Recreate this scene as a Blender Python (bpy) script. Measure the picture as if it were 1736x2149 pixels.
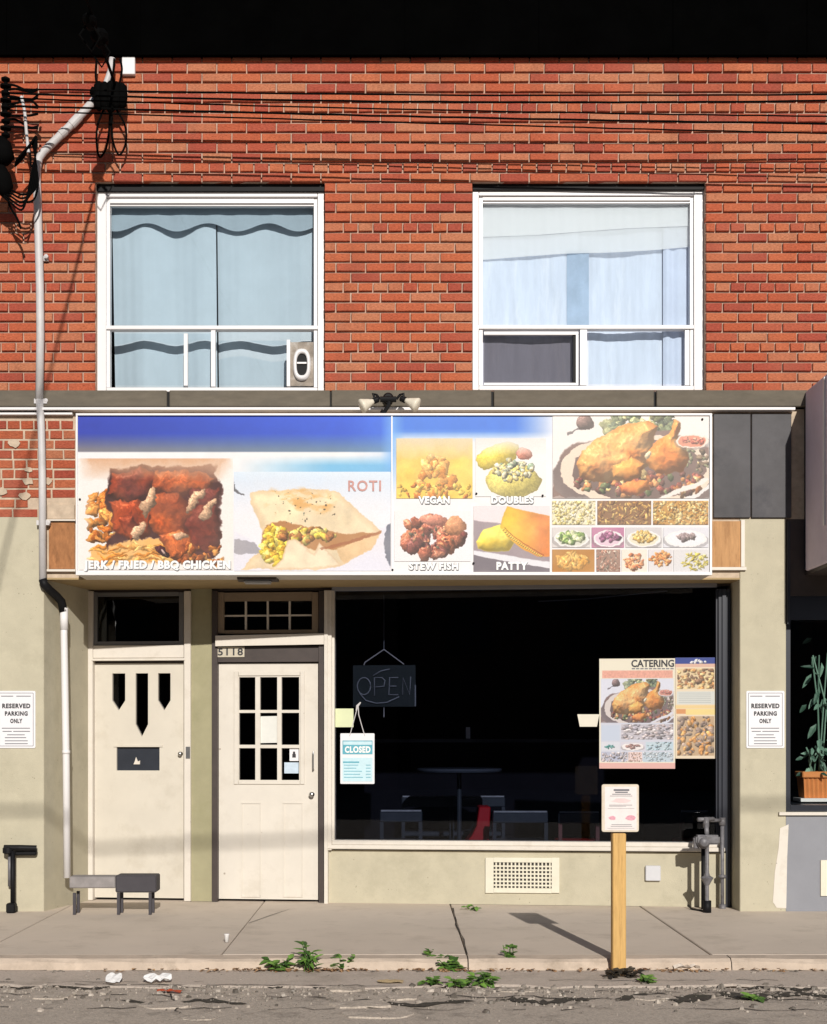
import bpy, bmesh, math, random
import numpy as np
from mathutils import Matrix, Vector
from mathutils.geometry import tessellate_polygon

for o in list(bpy.data.objects):
    bpy.data.objects.remove(o)
SC = bpy.context.scene
COL = SC.collection
R = random.Random(7)
PI = math.pi

# ------------------------------------------------------------------ camera
DIST, EYE, U = 12.0, 1.45, 0.004          # camera distance, eye height, metres per reference unit on the facade
HX, HY = 830.0, 1550.0                    # vanishing point in the 1736 x 2149 reference
cd = bpy.data.cameras.new('camera')
cam = bpy.data.objects.new('camera', cd)
COL.objects.link(cam)
cam.location = (0, -DIST, EYE)
cam.rotation_euler = (PI / 2, 0, 0)
cd.sensor_width = 36
cd.sensor_fit = 'AUTO'
cd.lens = 36 * DIST / (2149 * U)
cd.shift_x = (868 - HX) / 2149
cd.shift_y = (HY - 1074.5) / 2149
cd.clip_end = 800
cd.clip_start = 0.05
SC.camera = cam

# ------------------------------------------------------------------ world, sun, exposure
SUN_TO = Vector((0.16, -1.0, 0.446)).normalized()      # from the scene towards the sun
ELEV = math.asin(SUN_TO.z)
w = bpy.data.worlds.new('World')
SC.world = w
w.use_nodes = True
nt = w.node_tree
nt.nodes.clear()
wo = nt.nodes.new('ShaderNodeOutputWorld')
bg = nt.nodes.new('ShaderNodeBackground')
sk = nt.nodes.new('ShaderNodeTexSky')
sk.sky_type = 'NISHITA'
sk.sun_disc = False
sk.sun_elevation = ELEV
sk.sun_rotation = math.atan2(SUN_TO.x, SUN_TO.y)
sk.air_density = 0.8
sk.dust_density = 0.4
sk.ozone_density = 1.0
bg.inputs[1].default_value = 0.05
nt.links.new(sk.outputs[0], bg.inputs[0])
nt.links.new(bg.outputs[0], wo.inputs[0])
sd = bpy.data.lights.new('sun', 'SUN')
sd.energy = 5.0
sd.angle = math.radians(0.53)
sd.color = (1.0, 0.95, 0.88)
so = bpy.data.objects.new('sun', sd)
COL.objects.link(so)
so.rotation_euler = SUN_TO.to_track_quat('Z', 'Y').to_euler()
SC.view_settings.view_transform = 'Standard'
SC.view_settings.look = 'None'
SC.view_settings.exposure = -0.22
SC.view_settings.gamma = 1.0
SC.view_settings.use_curve_mapping = False
SC.render.engine = 'CYCLES'
SC.cycles.max_bounces = 8
SC.cycles.transparent_max_bounces = 12

# ------------------------------------------------------------------ helpers: coordinates
def PX(px, y=0.0):
    return (px - HX) * U * (DIST + y) / DIST
def PZ(py, y=0.0):
    return EYE + (HY - py) * U * (DIST + y) / DIST
def P(px, py, y=0.0):
    return Vector((PX(px, y), y, PZ(py, y)))
def ground_y(py, z=0.0):
    """depth of the ground point (height z) seen at row py"""
    return -DIST + DIST * (EYE - z) / ((py - HY) * U)

# the shop front is a plane set back in a recess, deeper at the doors than at the window
OL = Vector((-2.739, 0.84, 0.0))
TH = math.atan2(0.29 - 0.84, 2.867 + 2.739)
EX, NI = Vector((math.cos(TH), math.sin(TH), 0)), Vector((-math.sin(TH), math.cos(TH), 0))
FM = Matrix.Translation(OL) @ Matrix.Rotation(TH, 4, 'Z')
_C = Vector((0, -DIST, 0)) - OL
_ce, _cn = _C.dot(EX), _C.dot(NI)
def ST(px, w=0.0):
    d = Vector(((px - HX) * U / DIST, 1, 0))
    t = (w - _cn) / d.dot(NI)
    return _ce + t * d.dot(EX), t
def SS(px, w=0.0):
    return ST(px, w)[0]
def SZ(px, py, w=0.0):
    return EYE + (HY - py) * U * ST(px, w)[1] / DIST

# ------------------------------------------------------------------ helpers: materials
def lin(c):
    return tuple(((v / 255) / 12.92 if v / 255 <= 0.04045 else ((v / 255 + 0.055) / 1.055) ** 2.4) for v in c)
MATS = {}
def mat(name, col, rough=0.7, var=0.12, scale=6.0, bump=0.0, bscale=80.0, metal=0.0, spec=0.4, stain=None, stain_scale=2.0, stain_amt=0.5, dist=0.002, coat=0.0, stretch=None, speck=None):
    if name in MATS:
        return MATS[name]
    m = bpy.data.materials.new(name)
    m.use_nodes = True
    n, l = m.node_tree.nodes, m.node_tree.links
    b = n['Principled BSDF']
    b.inputs['Roughness'].default_value = rough
    b.inputs['Metallic'].default_value = metal
    b.inputs['Specular IOR Level'].default_value = spec
    if coat:
        b.inputs['Coat Weight'].default_value = coat
    geo = n.new('ShaderNodeNewGeometry')
    pos = geo.outputs['Position']
    if stretch:
        mp = n.new('ShaderNodeMapping')
        mp.inputs['Scale'].default_value = stretch
        l.new(pos, mp.inputs['Vector'])
        pos = mp.outputs[0]
    t = n.new('ShaderNodeTexNoise')
    t.inputs['Scale'].default_value = scale
    t.inputs['Detail'].default_value = 8
    t.inputs['Roughness'].default_value = 0.65
    l.new(pos, t.inputs['Vector'])
    r = n.new('ShaderNodeValToRGB')
    r.color_ramp.elements[0].position = 0.3
    r.color_ramp.elements[1].position = 0.7
    r.color_ramp.elements[0].color = (*[max(0, c * (1 - var)) for c in col], 1)
    r.color_ramp.elements[1].color = (*[min(0.9, c * (1 + var)) for c in col], 1)
    l.new(t.outputs[0], r.inputs[0])
    out = r.outputs[0]
    if stain:
        t2 = n.new('ShaderNodeTexNoise')
        t2.inputs['Scale'].default_value = stain_scale
        t2.inputs['Detail'].default_value = 10
        t2.inputs['Roughness'].default_value = 0.7
        l.new(pos, t2.inputs['Vector'])
        r2 = n.new('ShaderNodeValToRGB')
        r2.color_ramp.elements[0].position = 0.52
        r2.color_ramp.elements[1].position = 0.72
        r2.color_ramp.elements[0].color = (0, 0, 0, 1)
        r2.color_ramp.elements[1].color = (stain_amt,) * 3 + (1,)
        l.new(t2.outputs[0], r2.inputs[0])
        mx = n.new('ShaderNodeMix')
        mx.data_type = 'RGBA'
        l.new(r2.outputs[0], mx.inputs[0])
        l.new(out, mx.inputs[6])
        mx.inputs[7].default_value = (*stain, 1)
        out = mx.outputs[2]
    if speck:
        vo = n.new('ShaderNodeTexVoronoi')
        vo.inputs['Scale'].default_value = speck[1]
        l.new(pos, vo.inputs['Vector'])
        t5 = n.new('ShaderNodeTexNoise')
        t5.inputs['Scale'].default_value = speck[1] * .35
        l.new(pos, t5.inputs['Vector'])
        ma = n.new('ShaderNodeMath')
        ma.operation = 'MULTIPLY_ADD'
        l.new(t5.outputs[0], ma.inputs[0])
        ma.inputs[1].default_value = .55
        l.new(vo.outputs['Distance'], ma.inputs[2])
        r5 = n.new('ShaderNodeValToRGB')
        r5.color_ramp.elements[0].position = speck[2]
        r5.color_ramp.elements[1].position = speck[2] + .07
        r5.color_ramp.elements[0].color = (.8, .8, .8, 1)
        r5.color_ramp.elements[1].color = (0, 0, 0, 1)
        l.new(ma.outputs[0], r5.inputs[0])
        m5 = n.new('ShaderNodeMix')
        m5.data_type = 'RGBA'
        l.new(r5.outputs[0], m5.inputs[0])
        l.new(out, m5.inputs[6])
        m5.inputs[7].default_value = (*speck[0], 1)
        out = m5.outputs[2]
    l.new(out, b.inputs['Base Color'])
    if bump:
        t3 = n.new('ShaderNodeTexNoise')
        t3.inputs['Scale'].default_value = bscale
        t3.inputs['Detail'].default_value = 6
        l.new(pos, t3.inputs['Vector'])
        bp = n.new('ShaderNodeBump')
        bp.inputs['Strength'].default_value = bump
        bp.inputs['Distance'].default_value = dist
        l.new(t3.outputs[0], bp.inputs['Height'])
        l.new(bp.outputs[0], b.inputs['Normal'])
    MATS[name] = m
    return m

def brick_mat(name, source, dark=1.0):
    m = bpy.data.materials.new(name)
    m.use_nodes = True
    n, l = m.node_tree.nodes, m.node_tree.links
    b = n['Principled BSDF']
    b.inputs['Roughness'].default_value = 0.85
    b.inputs['Specular IOR Level'].default_value = 0.25
    if source == 'object':
        s = n.new('ShaderNodeObjectInfo').outputs['Random']
    else:
        s = n.new('ShaderNodeNewGeometry').outputs['Random Per Island']
    ramp = n.new('ShaderNodeValToRGB')
    ramp.color_ramp.interpolation = 'CONSTANT'
    cols = [(.44, .095, .044), (.47, .112, .052), (.41, .082, .044), (.49, .135, .062), (.45, .100, .046), (.37, .070, .042), (.46, .145, .074), (.48, .118, .052), (.43, .098, .052), (.40, .082, .046), (.49, .165, .086), (.455, .098, .044), (.36, .070, .042), (.48, .17, .088)]
    while len(ramp.color_ramp.elements) < len(cols):
        ramp.color_ramp.elements.new(0.5)
    for i, c in enumerate(cols):
        e = ramp.color_ramp.elements[i]
        e.position = i / len(cols)
        e.color = (*[v * dark for v in c], 1)
    l.new(s, ramp.inputs[0])
    geo = n.new('ShaderNodeNewGeometry')
    mp = n.new('ShaderNodeMapping')
    mp.inputs['Scale'].default_value = (1, 1, 3.2)
    l.new(geo.outputs['Position'], mp.inputs['Vector'])
    t = n.new('ShaderNodeTexNoise')
    t.inputs['Scale'].default_value = 46
    t.inputs['Detail'].default_value = 8
    t.inputs['Roughness'].default_value = 0.7
    l.new(mp.outputs[0], t.inputs['Vector'])
    r2 = n.new('ShaderNodeValToRGB')
    r2.color_ramp.elements[0].position = 0.3
    r2.color_ramp.elements[1].position = 0.72
    r2.color_ramp.elements[0].color = (.50, .42, .37, 1)
    r2.color_ramp.elements[1].color = (1.34, 1.5, 1.55, 1)
    l.new(t.outputs[0], r2.inputs[0])
    mx = n.new('ShaderNodeMix')
    mx.data_type = 'RGBA'
    mx.blend_type = 'MULTIPLY'
    mx.inputs[0].default_value = 1
    l.new(ramp.outputs[0], mx.inputs[6])
    l.new(r2.outputs[0], mx.inputs[7])
    # pale bloom / weathering in broad soft areas
    t4 = n.new('ShaderNodeTexNoise')
    t4.inputs['Scale'].default_value = 1.3
    t4.inputs['Detail'].default_value = 9
    l.new(geo.outputs['Position'], t4.inputs['Vector'])
    r4 = n.new('ShaderNodeValToRGB')
    r4.color_ramp.elements[0].position = 0.5
    r4.color_ramp.elements[1].position = 0.8
    r4.color_ramp.elements[0].color = (0, 0, 0, 1)
    r4.color_ramp.elements[1].color = (.35, .35, .35, 1)
    l.new(t4.outputs[0], r4.inputs[0])
    mx2 = n.new('ShaderNodeMix')
    mx2.data_type = 'RGBA'
    l.new(r4.outputs[0], mx2.inputs[0])
    l.new(mx.outputs[2], mx2.inputs[6])
    mx2.inputs[7].default_value = (.50, .20, .12, 1)
    mp6 = n.new('ShaderNodeMapping')
    mp6.inputs['Scale'].default_value = (2.2, 1, .5)
    l.new(geo.outputs['Position'], mp6.inputs['Vector'])
    t6 = n.new('ShaderNodeTexNoise')
    t6.inputs['Scale'].default_value = 1.6
    t6.inputs['Detail'].default_value = 10
    t6.inputs['Roughness'].default_value = .7
    l.new(mp6.outputs[0], t6.inputs['Vector'])
    r6 = n.new('ShaderNodeValToRGB')
    r6.color_ramp.elements[0].position = 0.50
    r6.color_ramp.elements[1].position = 0.78
    r6.color_ramp.elements[0].color = (0, 0, 0, 1)
    r6.color_ramp.elements[1].color = (.5, .5, .5, 1)
    l.new(t6.outputs[0], r6.inputs[0])
    mx6 = n.new('ShaderNodeMix')
    mx6.data_type = 'RGBA'
    l.new(r6.outputs[0], mx6.inputs[0])
    l.new(mx2.outputs[2], mx6.inputs[6])
    mx6.inputs[7].default_value = (.16, .055, .035, 1)
    l.new(mx6.outputs[2], b.inputs['Base Color'])
    bp = n.new('ShaderNodeBump')
    bp.inputs['Strength'].default_value = 0.6
    bp.inputs['Distance'].default_value = 0.003
    l.new(t.outputs[0], bp.inputs['Height'])
    l.new(bp.outputs[0], b.inputs['Normal'])
    return m

def glass_mat(name, tint, rough=0.02, f0=1.5):
    m = bpy.data.materials.new(name)
    m.use_nodes = True
    n, l = m.node_tree.nodes, m.node_tree.links
    n.clear()
    o = n.new('ShaderNodeOutputMaterial')
    tr = n.new('ShaderNodeBsdfTransparent')
    tr.inputs[0].default_value = (*tint, 1)
    gl = n.new('ShaderNodeBsdfGlossy')
    gl.inputs['Roughness'].default_value = rough
    fr = n.new('ShaderNodeFresnel')
    fr.inputs[0].default_value = f0
    t = n.new('ShaderNodeTexNoise')
    t.inputs['Scale'].default_value = 1.5
    geo = n.new('ShaderNodeNewGeometry')
    l.new(geo.outputs['Position'], t.inputs['Vector'])
    bp = n.new('ShaderNodeBump')
    bp.inputs['Strength'].default_value = 0.04
    bp.inputs['Distance'].default_value = 0.01
    l.new(t.outputs[0], bp.inputs['Height'])
    l.new(bp.outputs[0], gl.inputs['Normal'])
    mx = n.new('ShaderNodeMixShader')
    l.new(fr.outputs[0], mx.inputs[0])
    l.new(tr.outputs[0], mx.inputs[1])
    l.new(gl.outputs[0], mx.inputs[2])
    l.new(mx.outputs[0], o.inputs[0])
    return m

def image_mat(name, arr, rough=0.45, gain=0.80):
    """flat print painted in this script (arr: h x w x 3, 0..1 sRGB, row 0 on top)"""
    h, wd = arr.shape[:2]
    im = bpy.data.images.new(name, wd, h, alpha=False)
    buf = np.ones((h, wd, 4), np.float32)
    buf[..., :3] = np.clip(arr[::-1], 0, 1)
    im.pixels.foreach_set(buf.ravel())
    im.update()
    im.pack()
    m = bpy.data.materials.new(name)
    m.use_nodes = True
    n, l = m.node_tree.nodes, m.node_tree.links
    b = n['Principled BSDF']
    b.inputs['Roughness'].default_value = rough
    b.inputs['Specular IOR Level'].default_value = 0.3
    t = n.new('ShaderNodeTexImage')
    t.image = im
    g = n.new('ShaderNodeMix')
    g.data_type = 'RGBA'
    g.blend_type = 'MULTIPLY'
    g.inputs[0].default_value = 1
    g.inputs[7].default_value = (gain, gain, gain, 1)
    l.new(t.outputs[0], g.inputs[6])
    l.new(g.outputs[2], b.inputs['Base Color'])
    return m

# ------------------------------------------------------------------ helpers: geometry
class MB:
    def __init__(s):
        s.v, s.f, s.uv = [], [], {}
    def add(s, vs, fs):
        k = len(s.v)
        s.v += [Vector(v) for v in vs]
        s.f += [tuple(i + k for i in f) for f in fs]
        return s
    def box(s, x0, x1, y0, y1, z0, z1):
        if x1 < x0: x0, x1 = x1, x0
        if y1 < y0: y0, y1 = y1, y0
        if z1 < z0: z0, z1 = z1, z0
        return s.add([(x0, y0, z0), (x1, y0, z0), (x1, y1, z0), (x0, y1, z0), (x0, y0, z1), (x1, y0, z1), (x1, y1, z1), (x0, y1, z1)],
                     [(0, 3, 2, 1), (4, 5, 6, 7), (0, 1, 5, 4), (1, 2, 6, 5), (2, 3, 7, 6), (3, 0, 4, 7)])
    def prism_xz(s, pts, y0, y1):
        """polygon in x,z extruded over y (y0 is the front)"""
        a = sum(pts[i][0] * pts[(i + 1) % len(pts)][1] - pts[(i + 1) % len(pts)][0] * pts[i][1] for i in range(len(pts)))
        if a < 0: pts = pts[::-1]
        n = len(pts)
        vs = [(x, y0, z) for x, z in pts] + [(x, y1, z) for x, z in pts]
        fs = [tuple(range(n)), tuple(range(2 * n - 1, n - 1, -1))]
        fs += [(i, i + n, (i + 1) % n + n, (i + 1) % n) for i in range(n)]
        return s.add(vs, fs)
    def prism_xy(s, pts, z0, z1):
        a = sum(pts[i][0] * pts[(i + 1) % len(pts)][1] - pts[(i + 1) % len(pts)][0] * pts[i][1] for i in range(len(pts)))
        if a < 0: pts = pts[::-1]
        n = len(pts)
        vs = [(x, y, z0) for x, y in pts] + [(x, y, z1) for x, y in pts]
        fs = [tuple(range(n - 1, -1, -1)), tuple(range(n, 2 * n))]
        fs += [(i, (i + 1) % n, (i + 1) % n + n, i + n) for i in range(n)]
        return s.add(vs, fs)
    def plate(s, outer, holes, y0, y1):
        """plate in x,z with holes, front at y0"""
        loops = [outer] + holes
        flat = [p for lp in loops for p in lp]
        tris = tessellate_polygon([[Vector((x, z, 0)) for x, z in lp] for lp in loops])
        n = len(flat)
        vs = [(x, y0, z) for x, z in flat] + [(x, y1, z) for x, z in flat]
        fs = []
        for a, b, c in tris:
            A, B, Cc = flat[a], flat[b], flat[c]
            if (B[0] - A[0]) * (Cc[1] - A[1]) - (B[1] - A[1]) * (Cc[0] - A[0]) < 0:
                b, c = c, b
            fs += [(a, b, c), (a + n, c + n, b + n)]
        k = 0
        for lp in loops:
            m = len(lp)
            for i in range(m):
                a, b = k + i, k + (i + 1) % m
                fs.append((a, a + n, b + n, b))
            k += m
        return s.add(vs, fs)
    def tube(s, pts, r, n=8, cap=True):
        pts = [Vector(p) for p in pts]
        rs = r if isinstance(r, (list, tuple)) else [r] * len(pts)
        up = None
        rings = []
        for i, p in enumerate(pts):
            d = (pts[min(i + 1, len(pts) - 1)] - pts[max(i - 1, 0)])
            d = d.normalized() if d.length > 1e-9 else Vector((0, 0, 1))
            if up is None:
                up = d.cross(Vector((0, 0, 1)))
                if up.length < 1e-3: up = d.cross(Vector((1, 0, 0)))
                up.normalize()
            up = (up - d * up.dot(d)).normalized()
            q = d.cross(up)
            rings.append([p + (up * math.cos(2 * PI * k / n) + q * math.sin(2 * PI * k / n)) * rs[i] for k in range(n)])
        vs = [v for rg in rings for v in rg]
        fs = []
        for i in range(len(pts) - 1):
            for k in range(n):
                fs.append((i * n + k, i * n + (k + 1) % n, (i + 1) * n + (k + 1) % n, (i + 1) * n + k))
        if cap:
            fs.append(tuple(range(n - 1, -1, -1)))
            fs.append(tuple((len(pts) - 1) * n + k for k in range(n)))
        return s.add(vs, fs)
    def lathe(s, prof, n=20, M=None):
        """prof: (radius, height) along local z"""
        vs, fs = [], []
        for r, h in prof:
            for k in range(n):
                vs.append(Vector((r * math.cos(2 * PI * k / n), r * math.sin(2 * PI * k / n), h)))
        for i in range(len(prof) - 1):
            for k in range(n):
                fs.append((i * n + k, i * n + (k + 1) % n, (i + 1) * n + (k + 1) % n, (i + 1) * n + k))
        fs.append(tuple(range(n - 1, -1, -1)))
        fs.append(tuple((len(prof) - 1) * n + k for k in range(n)))
        if M is not None:
            vs = [M @ v for v in vs]
        return s.add(vs, fs)
    def quad_uv(s, a, b, c, d):
        k = len(s.v)
        s.add([a, b, c, d], [(0, 1, 2, 3)])
        s.uv[len(s.f) - 1] = [(0, 0), (1, 0), (1, 1), (0, 1)]
        return s
    def jitter(s, amt, rng=R):
        s.v = [v + Vector((rng.uniform(-amt, amt), rng.uniform(-amt, amt), rng.uniform(-amt, amt))) for v in s.v]
        return s
    def build(s, name, m, parent=None, M=None, smooth=False, bevel=0.0, seg=1, kind=None, label=None):
        T = M or Matrix.Identity(4)
        if parent is not None:
            T = world_of(parent).inverted() @ T
        me = bpy.data.meshes.new(name)
        me.from_pydata([T @ v for v in s.v], [], s.f)
        me.validate(clean_customdata=False)
        if bevel:
            bm = bmesh.new()
            bm.from_mesh(me)
            bmesh.ops.remove_doubles(bm, verts=bm.verts, dist=1e-5)
            ed = [e for e in bm.edges if len(e.link_faces) == 2 and e.calc_face_angle(0) > 0.5]
            bmesh.ops.bevel(bm, geom=ed, offset=bevel, segments=seg, affect='EDGES', clamp_overlap=True)
            bm.to_mesh(me)
            bm.free()
        if s.uv:
            ul = me.uv_layers.new(name='UVMap')
            for fi, uvs in s.uv.items():
                for li, uv in zip(me.polygons[fi].loop_indices, uvs):
                    ul.data[li].uv = uv
        if smooth:
            me.polygons.foreach_set('use_smooth', [True] * len(me.polygons))
        me.materials.append(m)
        return link(name, me, parent, kind, label)

def world_of(o):
    M = Matrix.Identity(4)
    while o is not None:
        M = (Matrix.Translation(o.location) @ o.rotation_euler.to_matrix().to_4x4()) @ M
        o = o.parent
    return M
def link(name, me, parent=None, kind=None, label=None):
    o = bpy.data.objects.new(name, me)
    COL.objects.link(o)
    if parent is not None:
        o.parent = parent
    if kind: o['kind'] = kind
    if label: o['label'] = label
    return o
def tag(o, label, cat, group=None):
    o['label'] = label
    o['category'] = cat
    if group: o['group'] = group
    return o
def thing(name, label, cat, loc=(0, 0, 0), rotz=0.0, group=None):
    o = bpy.data.objects.new(name, None)
    o.empty_display_size = 0.1
    COL.objects.link(o)
    o.location = loc
    o.rotation_euler = (0, 0, rotz)
    return tag(o, label, cat, group)
def copy_tree(o, parent=None):
    c = o.copy()
    COL.objects.link(c)
    if parent is not None: c.parent = parent
    for ch in list(o.children):
        copy_tree(ch, c)
    return c
def rrect(x0, x1, z0, z1, r, n=4):
    pts = []
    for cx, cz, a0 in ((x1 - r, z1 - r, 0), (x0 + r, z1 - r, PI / 2), (x0 + r, z0 + r, PI), (x1 - r, z0 + r, 1.5 * PI)):
        for k in range(n + 1):
            a = a0 + k * PI / 2 / n
            pts.append((cx + r * math.cos(a), cz + r * math.sin(a)))
    return pts
def text_mesh(body, bold=0.0, spacing=1.0):
    cu = bpy.data.curves.new('lettering', 'FONT')
    cu.body = body
    cu.size = 1
    cu.offset = bold
    cu.space_character = spacing
    cu.resolution_u = 3
    ob = bpy.data.objects.new('lettering', cu)
    COL.objects.link(ob)
    dg = bpy.context.evaluated_depsgraph_get()
    dg.update()
    me = bpy.data.meshes.new_from_object(ob.evaluated_get(dg))
    bpy.data.objects.remove(ob)
    bpy.data.curves.remove(cu)
    return me
def lettering(body, rect, y, m, parent, M=None, bold=0.0, name='letter', spacing=1.0, extrude=0.002, label=None):
    """flat letters filling rect=(x0,x1,z0,z1), facing -y"""
    me0 = text_mesh(body, bold, spacing)
    co = [v.co for v in me0.vertices]
    ax, bx = min(c.x for c in co), max(c.x for c in co)
    ay, by = min(c.y for c in co), max(c.y for c in co)
    x0, x1, z0, z1 = rect
    vs = [(x0 + (c.x - ax) / (bx - ax) * (x1 - x0), y, z0 + (c.y - ay) / (by - ay) * (z1 - z0)) for c in co]
    polys = [tuple(p.vertices) for p in me0.polygons]
    bpy.data.meshes.remove(me0)
    if name != 'letter':
        return MB().add(vs, polys).build(name, m, parent, M, label=label, kind='stuff')
    root = list(range(len(vs)))
    def find(i):
        while root[i] != i:
            root[i] = root[root[i]]
            i = root[i]
        return i
    for p in polys:
        for q in p[1:]:
            root[find(q)] = find(p[0])
    groups = {}
    for p in polys:
        groups.setdefault(find(p[0]), []).append(p)
    for g in groups.values():
        idx = sorted({v for p in g for v in p})
        mp = {v: k for k, v in enumerate(idx)}
        MB().add([vs[v] for v in idx], [tuple(mp[v] for v in p) for p in g]).build(name, m, parent, M)

# ------------------------------------------------------------------ materials
M_BRICK = brick_mat('brick_single', 'object')
M_BRICKS = brick_mat('brick_joined', 'island')
M_OLDBRICK = brick_mat('brick_old', 'object', 0.85)
M_MORTAR = mat('mortar', (.46, .32, .245), .95, .25, 9, .5, 90)
M_OLDMORTAR = mat('old_mortar', (.50, .40, .30), .95, .2, 12, .6, 60, stain=(.30, .2, .14), stain_scale=4)
M_STUCCO = mat('stucco', (.475, .435, .325), .92, .07, 5, .5, 120, stain=(.36, .33, .24), stain_scale=2.2, stain_amt=.7, dist=.004, speck=((.24, .21, .15), 26, .27))
M_STUCCO2 = mat('olive_stucco', (.33, .305, .19), .92, .08, 5, .35, 140, stain=(.25, .24, .13), stain_scale=3, dist=.003)
M_LEDGE = mat('ledge_concrete', (.135, .115, .088), .9, .15, 7, .5, 60, stain=(.12, .105, .085), stain_scale=3, stain_amt=.8, stretch=(1, 1, 3))
M_WHITEMET = mat('white_aluminium', (.74, .72, .72), .35, .03, 4, 0, spec=.5)
M_WHITEPAINT = mat('white_paint', (.66, .61, .54), .45, .06, 5, .08, 40, stain=(.45, .40, .33), stain_scale=5, stain_amt=.6, speck=((.16, .12, .09), 14, .2))
M_DOOR = mat('cream_door_paint', (.585, .54, .46), .5, .05, 3, .15, 26, stain=(.40, .35, .27), stain_scale=3.2, stain_amt=.45, speck=((.22, .17, .12), 9, .2))
M_DOOR2 = mat('pale_door_paint', (.64, .595, .525), .48, .05, 3, .15, 26, stain=(.44, .39, .31), stain_scale=3.2, stain_amt=.45, speck=((.24, .19, .14), 9, .2))
M_BROWNFR = mat('brown_frame', (.055, .042, .038), .5, .15, 8)
M_TAUPE = mat('taupe_wood', (.26, .20, .14), .6, .12, 8, .1, 40)
M_DARKFR = mat('dark_metal_frame', (.016, .019, .03), .35, .1, 8, spec=.5)
M_BLACK = mat('matte_black', (.0012, .0012, .0012), 1.0, .3, 3, spec=0)
M_BLACKMET = mat('black_metal', (.006, .006, .007), .6, .2, 10, spec=.2)
M_CABLE = mat('black_cable', (.003, .003, .003), .8, .2, 10, spec=.02)
M_GREYPIPE = mat('grey_pipe_paint', (.15, .145, .155), .45, .3, 18, .2, 60, stain=(.07, .055, .045), stain_scale=14, stain_amt=.8)
M_PIPEWHITE = mat('pale_conduit', (.55, .53, .53), .5, .07, 9, .1, 40, stain=(.36, .33, .31), stain_scale=5)
M_METAL = mat('galvanised_panel', (.072, .069, .074), .5, .3, 2.2, .1, 20, spec=.2, stain=(.022, .023, .032), stain_scale=1.8, stain_amt=.8)
M_OSB = mat('weathered_board', (.34, .15, .06), .85, .35, 9, .6, 40, stain=(.16, .065, .025), stain_scale=12, stain_amt=.8, stretch=(1.6, 1, .6))
M_PLY = mat('weathered_plywood', (.46, .255, .115), .85, .2, 7, .4, 40, stain=(.22, .10, .04), stain_scale=6, stain_amt=.7, stretch=(3, 1, .5))
M_SOFFIT = mat('tan_soffit', (.36, .26, .13), .7, .1, 4)
M_SIDEWALK = mat('pavement_concrete', (.59, .505, .42), .9, .06, 1.4, .45, 150, stain=(.42, .35, .28), stain_scale=2.4, stain_amt=.75, dist=.004, speck=((.16, .125, .10), 12, .21))
M_KERB = mat('kerb_concrete', (.52, .425, .34), .92, .14, 5, .6, 70, stain=(.24, .19, .14), stain_scale=4, stain_amt=.6, dist=.004)
M_GUTTER = mat('gutter_concrete', (.50, .425, .36), .93, .18, 60, .6, 130, stain=(.30, .25, .20), stain_scale=3, stain_amt=.7, dist=.004, speck=((.12, .10, .08), 24, .30))
M_ROAD = mat('old_asphalt', (.46, .395, .33), .95, .3, 70, .8, 120, stain=(.13, .11, .092), stain_scale=5, stain_amt=.75, dist=.006, speck=((.07, .06, .05), 34, .33))
M_RUBBLE = mat('rubble', (.30, .255, .21), .95, .35, 14, .5, 60)
M_GREYPAINT = mat('grey_wall_paint', (.245, .25, .275), .8, .05, 4, .2, 120)
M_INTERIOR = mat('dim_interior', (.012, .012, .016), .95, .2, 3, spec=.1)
M_UPROOM = mat('upper_room', (.22, .21, .2), .9, .1, 3)
M_CURTAIN = mat('blue_grey_curtain', (.50, .56, .61), .9, .04, 5)
M_CURTAIN2 = mat('white_curtain', (.64, .67, .76), .9, .08, 3, stain=(.82, .82, .86), stain_scale=1.4, stain_amt=.8, stretch=(5, 1, .8))
M_GLARE = bpy.data.materials.new('white_glare')  # see-through white imitating sky glare on the glass
M_GLARE.use_nodes = True
_n, _l = M_GLARE.node_tree.nodes, M_GLARE.node_tree.links
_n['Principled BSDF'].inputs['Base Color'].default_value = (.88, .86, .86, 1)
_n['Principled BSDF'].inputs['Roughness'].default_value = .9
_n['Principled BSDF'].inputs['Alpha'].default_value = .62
M_DARKSCREEN = mat('insect_screen', (.30, .30, .33), .8, .1, 4)
M_WHITESIGN = mat('white_sign_face', (.74, .73, .75), .4, .02, 4, spec=.4)
M_INK = mat('dark_ink', (.03, .03, .035), .6, .05)
M_GREYINK = mat('grey_ink', (.16, .16, .18), .6, .1)
M_WHITEINK = mat('white_ink', (.8, .8, .78), .5, .03)
M_ROTIINK = mat('rose_ink', (.52, .27, .24), .6, .15, 40)
M_PINKINK = mat('pink_ink', (.66, .32, .38), .6, .2, 60)
M_POST = mat('yellow_pine', (.60, .37, .13), .75, .14, 9, .3, 50, stain=(.34, .17, .05), stain_scale=7, stain_amt=.7, stretch=(6, 6, .6))
M_LAMPCREAM = mat('cream_lamp_glass', (.72, .66, .54), .4, .08, 30)
M_STEEL = mat('steel', (.5, .5, .5), .3, .1, 20, metal=1.0)
M_TERRA = mat('terracotta', (.66, .24, .075), .75, .1, 8, .15, 60)
M_CYAN = mat('cyan_print', (.10, .36, .45), .5, .1, 20)
M_PALECYAN = mat('pale_cyan_print', (.50, .68, .74), .5, .06, 20)
M_NOTE = mat('pale_note', (.62, .66, .42), .8, .04, 10)
M_PAPER = mat('paper', (.66, .66, .62), .8, .04, 10)
M_AWNING = mat('purple_grey_fabric', (.64, .56, .65), .8, .08, 3, .15, 200)
M_RED = mat('red_vinyl', (.62, .015, .025), .4, .08)
M_CHAIRDK = mat('dark_chair_paint', (.055, .068, .082), .28, .15, 12, spec=.7)
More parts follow.
